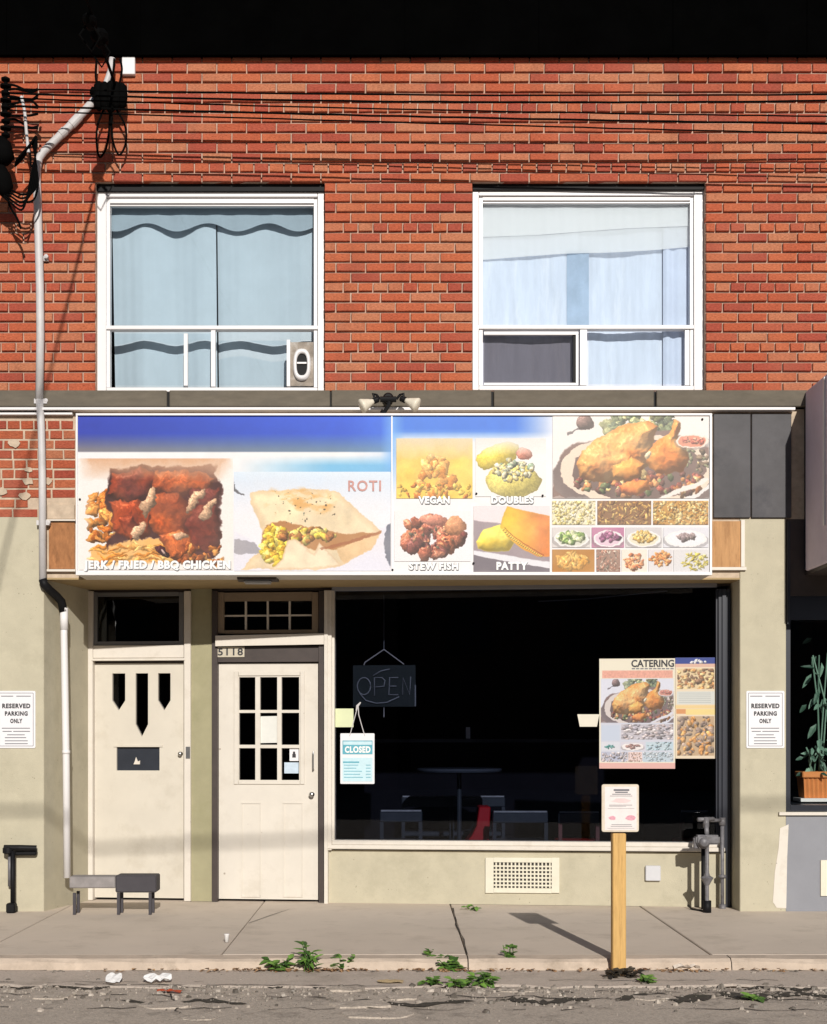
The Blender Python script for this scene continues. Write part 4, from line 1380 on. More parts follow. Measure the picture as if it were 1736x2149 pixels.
def p_turkey(cool=False):
    w, h = 660, 350
    im = canvas(w, h, (240, 234, 230))
    rng = np.random.default_rng(31)
    heap(im, in_box(230, 0, 520, 70), 50, 26, [C8(120, 130, 96), C8(150, 152, 110), C8(96, 104, 84), C8(206, 200, 150)], 12, rough=.5)
    m, _ = poly_mask(w, h, [(0, 240), (60, 130), (200, 100), (480, 60), (660, 130), (660, 350), (0, 350)], 8)
    over(im, m, C8(124, 100, 92))
    dish(im, 360, 230, 330, 150, (232, 214, 196), (112, 92, 86))
    heap(im, in_ell(370, 285, 280, 52), 110, 19, [C8(124, 84, 74), C8(190, 120, 72), C8(120, 128, 88), C8(206, 146, 96), C8(150, 82, 70), C8(226, 196, 140)], 13, rough=.4)
    heap(im, in_ell(590, 190, 62, 60), 26, 15, [C8(232, 200, 146), C8(132, 112, 92), C8(140, 140, 110)], 16, rough=.3)
    body(im, [(96, 205), (120, 150), (190, 96), (290, 44), (400, 24), (452, 44), (430, 90), (420, 150), (410, 215), (360, 262), (270, 280), (170, 284), (112, 256)], C8(236, 176, 108), 71, 95, 4, .16, .3, C8(228, 132, 62), .42)
    body(im, [(398, 150), (440, 108), (486, 84), (500, 44), (518, 18), (540, 30), (532, 62), (528, 92), (562, 130), (572, 190), (540, 236), (480, 250), (424, 236), (396, 196)], C8(232, 160, 84), 73, 62, 4, .18, .35, C8(224, 120, 50), .4)
    body(im, [(250, 210), (330, 180), (392, 206), (380, 262), (310, 282), (252, 262)], C8(232, 164, 88), 75, 40, 4, .18, .25, C8(226, 130, 56), .42)
    body(im, [(386, 172), (404, 148), (418, 150), (412, 176), (396, 190)], C8(244, 222, 180), 77, 12, 3)
    body(im, [(270, 300), (330, 272), (400, 278), (414, 310), (350, 334), (284, 330)], C8(230, 148, 80), 78, 26, 3, .2, .2, C8(206, 96, 60), .45)
    dish(im, 590, 105, 66, 32, (240, 226, 214), (214, 142, 118))
    heap(im, in_ell(590, 100, 46, 16), 24, 10, [C8(220, 140, 116), C8(200, 112, 96), C8(232, 176, 150)], 17, rough=.3)
    m, _ = poly_mask(w, h, [(430, 350), (640, 268), (656, 280), (470, 352)], 3)
    over(im, m, C8(238, 230, 224))
    m, _ = poly_mask(w, h, [(540, 350), (660, 300), (660, 314), (590, 350)], 2)
    over(im, m, C8(232, 228, 226))
    m, _ = poly_mask(w, h, [(50, 70), (130, 52), (132, 58), (56, 82)], 2)
    over(im, m, C8(112, 104, 104))
    blob(im, 135, 30, 34, 34, 0, C8(142, 112, 104), rng, rough=.05)
    im = bleach(warp(warp(im, 14, 60, 65), 5, 14, 66), .24, 9)
    if cool:
        im = im * np.array([.93, .97, 1.06], np.float32) * .97
    return im
def p_heap(w, h, bg, cols, n, size, seed, ell=None, plate=None, **k):
    im = canvas(w, h, bg)
    if plate: dish(im, w * .5, h * .55, w * .47, h * .42, (238, 236, 236), plate)
    f = in_ell(*ell) if ell else in_box(0, 0, w, h)
    heap(im, f, n, size, cols, seed, **k)
    return bleach(warp(warp(im, 5, 22, seed + 70), 3, 8, seed + 71), .2, seed)
RICE = [C8(226, 196, 130), C8(206, 166, 92), C8(236, 214, 160), C8(178, 130, 70)]
PALER = [C8(236, 222, 176), C8(226, 208, 146), C8(244, 236, 204), C8(206, 190, 126)]
NOOD = [C8(206, 160, 92), C8(150, 104, 60), C8(228, 190, 120), C8(122, 84, 54)]
SAL = [C8(130, 160, 84), C8(90, 120, 62), C8(186, 206, 130), C8(220, 228, 180)]

def board_bg():
    """left board: blue head fading through grey into white, pale sky band on one half"""
    w, h = 1330, 336
    yy, xx = np.mgrid[0:h, 0:w].astype(np.float32)
    n = fbm(h, w, 90, 4, 50, 6, .5)
    im = canvas(w, h, (243, 240, 240))
    left = np.clip((660 - xx) / 4 + .5, 0, 1)
    deep = C8(44, 62, 172)[None, None] * (1 - np.clip(xx / 660, 0, 1)[..., None]) + C8(36, 90, 222)[None, None] * np.clip(xx / 660, 0, 1)[..., None]
    deep = deep * (.93 + .14 * n[..., None])
    grey = C8(126, 122, 132)[None, None] * (1 - np.clip(xx / 660, 0, 1)[..., None]) + C8(96, 132, 170)[None, None] * np.clip(xx / 660, 0, 1)[..., None]
    t = np.clip((yy - 38) / 34, 0, 1)[..., None]
    band = deep * (1 - t) + grey * t
    m = left * np.clip((79 - yy) / 3, 0, 1)
    im[:] = im * (1 - m[..., None]) + band * m[..., None]
    sky = np.clip((xx - 330) / 200, 0, 1) * left * np.clip((yy - 84) / 22, 0, 1) * np.clip((123 - yy) / 2, 0, 1)
    over(im, sky * .8, C8(92, 176, 226))
    over(im, left * np.clip((xx - 560) / 100, 0, 1) * np.clip((180 - yy) / 90, 0, 1) * .25, C8(120, 176, 240))
    mid = np.clip((xx - 660) / 4 + .5, 0, 1) * np.clip((1010 - xx) / 90, 0, 1)
    over(im, mid * np.clip((46 - yy) / 14 + .2, 0, 1), C8(66, 124, 226))
    over(im, mid * np.clip(1 - np.abs(yy - 44) / 16, 0, 1) * .5, C8(150, 190, 240))
    over(im, np.clip(1 - np.abs(xx - 662) / 26, 0, 1) * np.clip((190 - yy) / 110, 0, 1) * .8, C8(120, 176, 238))
    im *= (.975 + .05 * fbm(h, w, 20, 3, 51))[..., None]
    return im

# ------------------------------------------------------------------ menu signboard
SX0, SX1 = PX(160, SIGN_Y), PX(1494, SIGN_Y)
SZ0, SZ1 = PZ(1207, SIGN_Y), PZ(868, SIGN_Y)
sign = thing('menu_signboard', 'long food menu signboard projecting over the shop front', 'signboard', ((SX0 + SX1) / 2, 0, SZ0))
MB().box(SX0 + .006, SX1 - .006, SIGN_Y + .02, .010, SZ0 + .003, SZ1 - .005).build('cabinet', M_WHITEPAINT, sign)
m = MB()
m.quad_uv((SX0 + .01, SIGN_Y + .008, SZ0 + .01), (SX1 - .01, SIGN_Y + .008, SZ0 + .01), (SX1 - .01, SIGN_Y + .008, SZ1 - .01), (SX0 + .01, SIGN_Y + .008, SZ1 - .01))
m.build('board_face', image_mat('board_face', board_bg()), sign)
m = MB()
m.box(SX0, SX1, SIGN_Y - .012, SIGN_Y + .03, SZ1 - .016, SZ1)
m.box(SX0, SX1, SIGN_Y - .012, SIGN_Y + .03, SZ0, SZ0 + .024)
m.box(SX0, SX0 + .014, SIGN_Y - .010, SIGN_Y + .029, SZ0 + .0241, SZ1 - .0161)
m.box(SX1 - .018, SX1, SIGN_Y - .010, SIGN_Y + .029, SZ0 + .0241, SZ1 - .0161)
m.build('frame', M_WHITEMET, sign)
MB().box(PX(821.2, SIGN_Y), PX(824, SIGN_Y), SIGN_Y - .003, SIGN_Y + .01, SZ0 + .02, SZ1 - .016).build('joint_strip', M_WHITESIGN, sign)
def sign_photo(a, b, t, u, arr, name, lab):
    y = SIGN_Y + .002
    m = MB()
    A, B, T, Uu = PX(a, y), PX(b, y), PZ(t, y), PZ(u, y)
    m.quad_uv((A, y, Uu), (B, y, Uu), (B, y, T), (A, y, T))
    return m.build('food_photo', image_mat(name, arr, .4), sign, label=lab)
sign_photo(165, 489, 962, 1196, p_jerk(), 'print_jerk', 'printed photo of dark jerk chicken pieces and fries')
sign_photo(491, 820, 990, 1198, p_roti(), 'print_roti', 'printed photo of folded roti with yellow curry')
sign_photo(832, 992, 920, 1046, p_vegan(), 'print_vegan', 'printed photo of a yellow vegan stew')
sign_photo(998, 1146, 920, 1042, p_doubles(), 'print_doubles', 'printed photo of yellow flatbread with chickpeas')
sign_photo(828, 988, 1072, 1178, p_stew(), 'print_stew', 'printed photo of reddish brown stewed fish')
sign_photo(994, 1154, 1062, 1201, p_patty(), 'print_patty', 'printed photo of a golden crescent patty')
sign_photo(1160, 1488, 872, 1046, p_turkey(), 'print_turkey', 'printed photo of a roast bird on a platter')
tiles = [
    (1159, 1250, 1051, 1101, p_heap(180, 100, (236, 226, 196), PALER, 240, 8, 1), 'pale rice'),
    (1254, 1367, 1051, 1101, p_heap(224, 100, (130, 96, 66), NOOD, 200, 13, 2, flat=.3), 'brown noodles'),
    (1371, 1487, 1051, 1101, p_heap(230, 100, (190, 146, 84), RICE, 300, 8, 3), 'fried rice'),
    (1159, 1239, 1107, 1149, p_heap(160, 86, (214, 208, 206), SAL, 44, 13, 4, (80, 42, 52, 24), (214, 214, 200)), 'green salad'),
    (1242, 1310, 1107, 1149, p_heap(136, 86, (186, 130, 158), [C8(146, 88, 122), C8(170, 110, 140), C8(122, 70, 104)], 40, 11, 5, (74, 40, 40, 18), (226, 200, 214)), 'purple slaw'),
    (1313, 1389, 1107, 1149, p_heap(152, 86, (206, 202, 204), RICE[:3], 80, 9, 6, (74, 40, 50, 22), (230, 222, 200)), 'yellow rice dish'),
    (1392, 1487, 1107, 1149, p_heap(190, 86, (222, 222, 230), [C8(150, 132, 134), C8(170, 152, 150)], 20, 14, 7, (95, 40, 32, 9), (236, 236, 242)), 'white tureen'),
    (1159, 1248, 1153, 1201, p_heap(180, 98, (176, 126, 64), [C8(222, 172, 96), C8(206, 152, 76), C8(230, 186, 112)], 60, 22, 8, (90, 50, 66, 34), None, flat=.4, shade=.35), 'golden baked pan'),
    (1252, 1302, 1153, 1201, p_heap(100, 98, (150, 120, 106), [C8(206, 150, 128), C8(120, 108, 96), C8(232, 214, 196), C8(160, 100, 84)], 90, 10, 9, None, None, flat=.35), 'shredded meat'),
    (1305, 1358, 1153, 1201, p_heap(106, 98, (236, 226, 214), [C8(220, 150, 104), C8(236, 186, 140), C8(190, 110, 72)], 60, 10, 10, (52, 52, 40, 34), None), 'orange pasta'),
    (1361, 1412, 1153, 1201, p_heap(102, 98, (222, 218, 220), [C8(216, 150, 92), C8(200, 128, 74), C8(230, 176, 120)], 70, 9, 11, (50, 40, 46, 30), None), 'baked crumble'),
    (1414, 1487, 1153, 1201, p_heap(146, 98, (220, 218, 220), [C8(224, 206, 96), C8(196, 176, 80), C8(236, 224, 150), C8(166, 156, 84)], 80, 11, 12, (88, 50, 54, 38), None, flat=.4), 'yellow noodles'),
]
for a, b, t, u, arr, nm in tiles:
    sign_photo(a, b, t, u, arr, 'print_' + nm.replace(' ', '_'), 'small printed photo of ' + nm)
def sign_text(body, a, b, t, u, m=None, bold=.05, shadow=True, sp=1.1):
    y = SIGN_Y - .003
    r = (PX(a, y), PX(b, y), PZ(u, y), PZ(t, y))
    if shadow:
        d = .0045
        lettering(body, (r[0] + d, r[1] + d, r[2] - d, r[3] - d), y + .0015, M_GREYINK, sign, None, bold + .015, name='letter_shadow', spacing=sp)
    return lettering(body, r, y, m or M_WHITEINK, sign, None, bold, spacing=sp)
sign_text('JERK / FRIED / BBQ CHICKEN', 176, 484, 1176, 1199, sp=1.1)
sign_text('ROTI', 731, 800, 1008, 1031, M_ROTIINK, .02, False, 1.15)
sign_text('VEGAN', 878, 944, 1041, 1057)
sign_text('DOUBLES', 1031, 1120, 1041, 1057)
sign_text('STEW FISH', 858, 962, 1180, 1196)
sign_text('PATTY', 1042, 1108, 1179, 1196)
for px, py in ((168, 1048), (824, 1196), (994, 1182), (1000, 1036), (1139, 1040), (1474, 880)):
    c = P(px, py, SIGN_Y - .001)
    MB().lathe([(.009, 0), (.009, .006), (.004, .008)], 10, Matrix.Translation(c) @ Matrix.Rotation(PI / 2, 4, 'X')).build('screw_head', M_BLACKMET, sign)

# soffit lamp
c = Vector((PX(541, -.1), -.12, 2.784))
sl = thing('ceiling_lamp', 'flush oblong lamp under the signboard soffit', 'lamp', c)
m = MB()
m.prism_xy([(c.x - .16, -.2), (c.x + .16, -.2), (c.x + .17, .0), (c.x - .17, .0)], 2.765, 2.7848)
m.build('base', M_BROWNFR, sl)
m = MB()
m.prism_xy([(c.x - .11, -.17), (c.x + .11, -.17), (c.x + .12, -.03), (c.x - .12, -.03)], 2.74, 2.7645)
m.build('diffuser', mat('frosted_diffuser', (.42, .42, .42), .4, .05), sl, bevel=.012, seg=2)

# twin floodlight above the sign
yb = -.20
c = P(815, 838, yb)
fl = thing('twin_floodlight', 'twin outdoor floodlight with two cream lamps above the signboard', 'floodlight', (c.x, 0, c.z))
m = MB()
m.tube([P(815, 840, -.05), P(815, 838, yb)], .03, 12)
m.lathe([(.045, 0), (.045, .05), (.03, .07)], 14, Matrix.Translation(P(815, 838, -.052)) @ Matrix.Rotation(PI / 2, 4, 'X'))
m.tube([P(798, 838, yb), P(832, 838, yb)], .024, 10)
m.tube([P(817, 840, yb), P(815, 852, yb), P(806, 866, yb - .03), P(800, 862, yb - .04)], .017, 8)
m.build('mount', M_BLACKMET, fl, smooth=False)
for s, hx, hy in ((-1, 774, 847), (1, 861, 845)):
    m = MB()
    e = P(815 + s * 17, 838, yb)
    h = P(hx - s * 4 + s * -10, hy - 8, yb - .02)
    m.tube([e, e + Vector((s * .03, -.01, .035)), P(815 + s * 32, 826, yb - .02), h], .011, 8)
    arm = m.build('arm', M_BLACKMET, fl)
    d = Vector((-s * .80, .25, -.10 + .50)).normalized()   # lamp back direction
    M = Matrix.Translation(P(hx - s * -2, hy, yb - .03)) @ (-d).to_track_quat('Z', 'Y').to_matrix().to_4x4()
    MB().lathe([(.018, -.06), (.024, -.035), (.032, -.02), (.052, .03), (.060, .05), (.058, .06), (.03, .068), (.003, .07)], 18, M).build('lamp_head', M_LAMPCREAM, fl, smooth=True)
    MB().lathe([(.022, -.10), (.026, -.09), (.026, -.055), (.020, -.052)], 14, M).build('lamp_holder', M_BLACKMET, fl)

# ------------------------------------------------------------------ service mast and downpipe
yp = -.055
mast = thing('service_conduit', 'pale grey conduit pipe running down the brick wall with a bend', 'conduit', (PX(84, yp), 0, PZ(1222, yp)))
path = [P(236, 122, yp), P(232, 150, yp), P(222, 178, yp), P(205, 203, yp)]
MB().tube(path, .026, 12).build('upper_pipe', M_PIPEWHITE, mast, smooth=True)
MB().tube([P(205, 203, yp), P(160, 252, yp), P(92, 318, yp), P(82, 332, yp), P(78, 352, yp), P(77, 372, yp), P(79, 420, yp), P(84, 600, yp), P(85, 700, yp), P(83, 838, yp)], .034, 14).build('pipe', M_PIPEWHITE, mast, smooth=True)
MB().tube([P(83, 838, yp), P(87, 900, yp), P(89, 1000, yp), P(90, 1220, yp)], .031, 14).build('lower_pipe', M_PIPEWHITE, mast, smooth=True)
for a, b in (((167, 244), (150, 262)), ((137, 274), (128, 282))):
    MB().tube([P(*a, yp), P(*b, yp)], .039, 14).build('coupling', M_PIPEWHITE, mast)
for px, py in ((84.5, 540), (84, 842), (89, 1097)):
    MB().box(PX(px - 12, yp), PX(px + 15, yp), -.062 if py > 600 else -.03, .006 if py > 1000 else -.001, PZ(py + 5, yp), PZ(py - 5, yp)).build('pipe_strap', M_PIPEWHITE, mast)
    MB().lathe([(.018, 0), (.018, .03), (.006, .035)], 10, Matrix.Translation(P(px + 14, py, -.03)) @ Matrix.Rotation(PI / 2, 4, 'X')).build('strap_bolt', M_PIPEWHITE, mast)
MB().tube([P(90, 1216, yp), P(93, 1226, yp), P(104, 1238, .0), P(118, 1250, .10), P(129, 1262, .17), P(134, 1284, .18)], .036, 12).build('shaded_elbow', M_BLACKMET, mast, smooth=True)  # coloured black to put the recess shade into this bend

yd = .18
dp = thing('downpipe', 'white downpipe standing against the recess wall beside the cream door', 'downpipe', (PX(139, yd), yd, PZ(1845, yd)))
MB().tube([P(134.5, 1280, yd), P(134.5, 1330, yd), P(139, 1590, yd), P(141, 1842, yd)], .030, 14).build('pipe', M_WHITEMET, dp, smooth=True)
MB().tube([P(134.5, 1276, yd), P(134.8, 1322, yd)], .034, 14).build('socket', M_WHITEMET, dp, smooth=True)
MB().tube([P(139, 1575, yd), P(139, 1582, yd)], .034, 14).build('socket', M_WHITEMET, dp, smooth=True)

# white box and cable splices at the mast head
bx = MB().box(PX(258), PX(285), -.04, .01, PZ(160), PZ(123)).build('meter_box', M_WHITEMET, bevel=.004)
tag(bx, 'small white box on the brick beside the mast head', 'box')
spl = thing('cable_splices', 'black lump of taped cable splices and drip loops at the mast head', 'cable splices', (PX(230), 0, PZ(230)))
m = MB()
for k in range(5):
    a = P(208 + k * 12, 172 + R.uniform(-3, 3), -.16 - .02 * (k % 2))
    b = P(208 + k * 12, 226 + R.uniform(-5, 12), -.16 - .02 * (k % 2))
    m.tube([a, a.lerp(b, .12), a.lerp(b, .5), a.lerp(b, .88), b], [.014, .042, .05, .04, .012], 9)
m.tube([P(192, 190, -.15), P(222, 202, -.15)], .035, 9)
m.build('splice_bundle', M_CABLE, spl, smooth=True)
m = MB()
def loop(pts, r, y, n=22):
    """smooth curve through pixel points at depth y (y may be a list)"""
    q = [P(a, b, (y[i] if isinstance(y, list) else y)) for i, (a, b) in enumerate(pts)]
    out = []
    for i in range(len(q) - 1):
        p0, p1, p2, p3 = q[max(i - 1, 0)], q[i], q[i + 1], q[min(i + 2, len(q) - 1)]
        for k in range(5):
            t = k / 5
            out.append(.5 * ((2 * p1) + (p2 - p0) * t + (2 * p0 - 5 * p1 + 4 * p2 - p3) * t * t + (3 * p1 - p0 - 3 * p2 + p3) * t ** 3))
    out.append(q[-1])
    return out
for pts in ([(252, 123), (256, 145), (252, 170), (246, 190)], [(240, 123), (238, 150), (232, 175)], [(203, 123), (201, 160), (206, 188)], [(222, 222), (206, 260), (203, 300), (210, 330), (226, 300), (232, 225)], [(240, 222), (262, 262), (264, 300), (250, 325), (236, 290), (234, 230)]):
    m.tube(loop(pts, 0, -.13), .009, 7)
m.build('drip_loops', M_CABLE, spl)

# service drop: from the mast head out over the street
A = P(244, 185, -.14)
pts = [A + Vector((.047 * q, -q, -.012 * q + .0006 * q * q)) for q in [0, .4, 1, 2, 3, 4, 5, 6, 7, 8, 9, 10, 11.5, 13]]
sd_ = MB().tube(pts, .012, 7)
for q, r in ((.95, .07), (1.2, .055)):
    c = A + Vector((.047 * q + .02 * math.sin(q * 9), -q, -.012 * q - .03))
    sd_.tube([c + Vector((0, .12, .02)), c + Vector((0, .07, 0)), c, c + Vector((0, -.08, -.02)), c + Vector((.01, -.12, -.01))], [.015, r * .8, r, r * .7, .015], 9)
    sd_.tube([c, c + Vector((.08, 0, -.12)), c + Vector((.02, -.02, -.24)), c + Vector((-.07, -.03, -.12)), c], .008, 6)
tag(sd_.build('service_drop_cable', M_CABLE), 'black service cable leaving the mast head over the street', 'cable')

# overhead cables in front of the upper brickwork
rc = random.Random(2)
cabs = [(186, 205, 196, .45, .007), (196, 222, 208, .55, .008), (206, 236, 246, .5, .006), (222, 250, 262, .6, .008), (232, 262, 285, .42, .006)]
labs = ['topmost thin black cable across the upper brickwork', 'second black cable down across the upper brickwork', 'third black cable down across the upper brickwork', 'fourth black cable down across the upper brickwork', 'lowest thin black cable across the upper brickwork']
for (l_, mid, r_, yy, rad), lb in zip(cabs, labs):
    pts = []
    for k in range(31):
        u = k / 30
        px = 20 + 1900 * u
        py = l_ + (r_ - l_) * u + (mid - (l_ + r_) / 2) * 4 * u * (1 - u) * .6 + rc.uniform(-.6, .6)
        pts.append(P(px, py, -yy))
    tag(MB().tube(pts, rad, 6).build('overhead_cable', M_CABLE), lb, 'cable', 'cables strung across the brickwork')

# cable gear at the edge of the wall
yg = -.30
cg = thing('insulator_stack', 'black insulator stack with cable stubs on the brick wall', 'insulator', P(12, 290, 0))
m = MB()
prof = []
z = 0
Mi = Matrix.Translation(P(12, 290, yg))
ln = PZ(158, yg) - PZ(290, yg)
for k in range(9):
    zz0 = ln * k / 9
    prof += [(.014, zz0), (.046 if k % 2 else .036, zz0 + ln * .03), (.046 if k % 2 else .036, zz0 + ln * .06), (.014, zz0 + ln * .085)]
m.lathe(prof, 14, Mi)
m.build('insulator_body', M_CABLE, cg)
m = MB()
for k in range(9):
    a = 178 + k * 11 + rc.uniform(-3, 3)
    m.tube(loop([(4, a), (30, a + rc.uniform(-10, 10)), (62, a + rc.uniform(-12, 14)), (80, a + rc.uniform(-10, 10))], 0, yg), .010, 6)
m.build('cable_stubs', M_CABLE, cg)
MB().tube(loop([(45, 202), (52, 235), (55, 270), (60, 320)], 0, yg - .02), [.012, .014] * 8, 8).build('pale_cable', M_PIPEWHITE, cg)
cl = thing('cable_coil', 'black coiled spare cable hanging on the brick wall', 'cable coil', P(5, 430, 0))
m = MB()
m.tube([P(4, 286, yg), P(4, 300, yg), P(5, 330, yg), P(6, 345, yg)], [.02, .075, .10, .05], 12)
m.tube([P(3, 348, yg), P(4, 370, yg), P(8, 395, yg), P(12, 412, yg)], [.03, .075, .08, .03], 12)
m.build('splice_case', M_CABLE, cl, smooth=True)
m = MB()
for k in range(5):
    o = k * 3.4
    m.tube(loop([(30 + o * .3, 350 - o), (50 + o, 330 - o * 2), (66 + o * .8, 300 - o), (74, 330), (78 - o, 375), (70 - o, 402 + o), (45, 408 + o * 2.4), (22, 398 + o * 2), (8, 400 + o)], 0, yg - .01 * k), .0085, 6)
m.tube(loop([(14, 395), (20, 430), (36, 458), (44, 480)], 0, yg), .01, 6)
m.tube(loop([(50, 270), (62, 310), (66, 350), (74, 340), (80, 385), (70, 420), (40, 425)], 0, yg), .008, 6)
m.build('cable_loops', M_CABLE, cl)

# ------------------------------------------------------------------ awning of the next shop
ax0, ax1, az0, az1 = PX(1686), 4.6, 2.85, 4.35
aw = thing('shop_awning', 'purple grey box awning projecting from the next shop', 'awning', (ax0, 0, az0))
MB().box(ax0, ax1, -1.0, -.06, az0, az1).build('fabric', M_AWNING, aw, bevel=.01)
MB().box(ax0 - .012, ax0 - .001, -.62, -.585, az0 + .3, az1 - .02).build('piping', M_WHITEMET, aw)
MB().box(ax0 + .02, ax1 - .02, -.99, .012, az0 - .03, az0 - .001).build('under_frame', M_BROWNFR, aw)
MB().box(ax0 + .01, ax1 - .02, -.059, .012, az0 + .02, az1 - .02).build('rear_frame', M_DARKFR, aw)

# ------------------------------------------------------------------ signs and papers
def parking_sign(px0, px1, py0, py1, label):
    y = -.004
    x0, x1, z0, z1 = PX(px0), PX(px1), PZ(py1), PZ(py0)
    t = thing('parking_sign', label, 'sign', ((x0 + x1) / 2, 0, z0), group='reserved parking signs on the plaster pillars')
    MB().prism_xz(rrect(x0, x1, z0, z1, .012), -.008, .001).build('sign_plate', M_WHITESIGN, t)
    m = MB()
    g = .016
    m.plate(rrect(x0 + g, x1 - g, z0 + g, z1 - g, .006), [rrect(x0 + g + .004, x1 - g - .004, z0 + g + .004, z1 - g - .004, .004)], -.0095, -.0075)
    m.build('border', M_GREYINK, t)
    W, H = x1 - x0, z1 - z0
    L = lambda a, b, c, d: (x0 + W * a, x0 + W * b, z1 - H * d, z1 - H * c)
    for body, r in (('RESERVED', L(.13, .87, .22, .305)), ('PARKING', L(.2, .8, .355, .435)), ('ONLY', L(.34, .66, .485, .565))):
        lettering(body, r, -.0096, M_INK, t, None, .05, spacing=1.15)
    m = MB()
    for a, b, c in ((.1, .42, .085), (.5, .88, .085), (.12, .86, .645), (.14, .38, .70), (.42, .86, .70), (.26, .72, .76), (.2, .76, .81), (.2, .8, .865), (.2, .8, .915)):
        r = L(a, b, c, c + .014)
        m.box(r[0], r[1], -.0095, -.0085, r[2], r[3])
    m.build('small_print', M_GREYINK, t)
    return t
parking_sign(-5, 75, 1450, 1570, 'white reserved parking sign on the plaster pillar beside the downpipe')
parking_sign(1566, 1646, 1450, 1570, 'white reserved parking sign on the pillar between shop window and plant window')

# notice on a wooden post at the kerb
yp = -2.62
wp = thing('post', 'yellow pine post at the kerb carrying a white notice', 'post', P(1298, 2034, yp))
xc = PX(1298, yp)
zb = -.12
mb = MB().box(xc - .044, xc + .044, yp - .044, yp + .044, zb, PZ(1748, yp))
mb.build('post_shaft', M_POST, wp, bevel=.006)
nt_ = thing('post_notice', 'white paper notice with pink marks fixed to the pine post', 'notice', (PX(1301, yp), yp - .05, PZ(1746, yp)))
yn = yp - .056
x0, x1, z0, z1 = PX(1263, yn), PX(1341, yn), PZ(1746, yn), PZ(1646, yn)
MB().prism_xz(rrect(x0, x1, z0, z1, .014), yn, yn + .01).build('backing_board', mat('cream_board', (.66, .58, .47), .7, .1, 20, stain=(.5, .38, .26), stain_scale=12), nt_, bevel=.002)
W, H = x1 - x0, z1 - z0
L = lambda a, b, c, d: (x0 + W * a, x0 + W * b, z1 - H * d, z1 - H * c)
r = L(.08, .94, .05, .96)
MB().prism_xz([(r[0], r[2]), (r[1], r[2]), (r[1], r[3]), (r[0], r[3])], yn - .002, yn - .0002).build('paper_sheet', mat('notice_paper', (.74, .68, .66), .7, .06, 25), nt_)
m = MB()
for k, (a, b, c, d) in enumerate([(.32, .74, .10, .14), (.36, .70, .155, .18), (.28, .78, .2, .215), (.22, .82, .24, .25), (.2, .82, .43, .44), (.2, .66, .455, .463), (.16, .88, .505, .51), (.26, .8, .84, .85), (.24, .82, .875, .885), (.15, .88, .92, .925)]):
    r = L(a, b, c, d)
    m.box(r[0], r[1], yn - .0032, yn - .0022, r[2], r[3])
m.build('small_print', M_GREYINK, nt_)
for a, b, c, d in ((.18, .4, .66, .76), (.63, .92, .63, .77), (.24, .84, .29, .39)):
    r = L(a, b, c, d)
    q = [(r[0] + (r[1] - r[0]) * (.5 + .5 * math.cos(k * .7) * rc.uniform(.7, 1.1)), r[2] + (r[3] - r[2]) * (.5 + .5 * math.sin(k * .7) * rc.uniform(.7, 1.1))) for k in range(9)]
    MB().prism_xz(q, yn - .0034, yn - .0024).build('pink_mark', M_PINKINK if c > .5 else mat('pale_pink_ink', (.72, .56, .55), .7), nt_)

# catering posters on the shop glass
def catering_arr():
    w, h = 318, 462
    im = canvas(w, h, (234, 226, 206))
    t = p_turkey(True)
    def paste(arr, x0, y0, x1, y1):
        yi = np.linspace(0, arr.shape[0] - 1, y1 - y0).astype(int)
        xi = np.linspace(0, arr.shape[1] - 1, x1 - x0).astype(int)
        im[y0:y1, x0:x1] = arr[yi][:, xi]
    im[50:82, 12:308] = C8(226, 164, 146)
    im[50:82, 12:308] *= (.9 + .2 * fbm(32, 296, 6, 3, 4))[..., None]
    im[84:430, 6:312] = C8(206, 208, 222)
    paste(t, 6, 86, 312, 270)
    pal = [C8(186, 182, 190), C8(204, 190, 192), C8(150, 146, 156), C8(216, 208, 212)]
    paste(p_heap(200, 120, (190, 186, 196), pal, 120, 12, 2), 92, 276, 310, 340)
    im[280:345, 10:86] = C8(196, 206, 224)
    paste(p_heap(120, 60, (214, 216, 226), [C8(70, 130, 126), C8(120, 172, 170)], 14, 9, 3, (50, 34, 30, 14)), 8, 350, 86, 386)
    paste(p_heap(120, 60, (206, 204, 218), [C8(120, 92, 96), C8(150, 116, 112)], 24, 9, 4, (60, 30, 30, 12), (236, 230, 232)), 90, 350, 190, 386)
    paste(p_heap(160, 70, (190, 208, 220), [C8(190, 214, 224), C8(166, 190, 204)], 30, 12, 5), 196, 350, 310, 386)
    paste(p_heap(160, 70, (180, 184, 204), pal, 60, 10, 6), 8, 392, 118, 434)
    paste(p_heap(160, 90, (226, 206, 206), [C8(226, 190, 176), C8(180, 150, 140)], 60, 9, 7), 122, 392, 180, 434)
    paste(p_heap(160, 90, (190, 204, 216), [C8(176, 190, 200), C8(206, 214, 224)], 80, 9, 8), 184, 392, 310, 434)
    im[438:, :] = C8(226, 176, 168)
    return im * .93 + .05
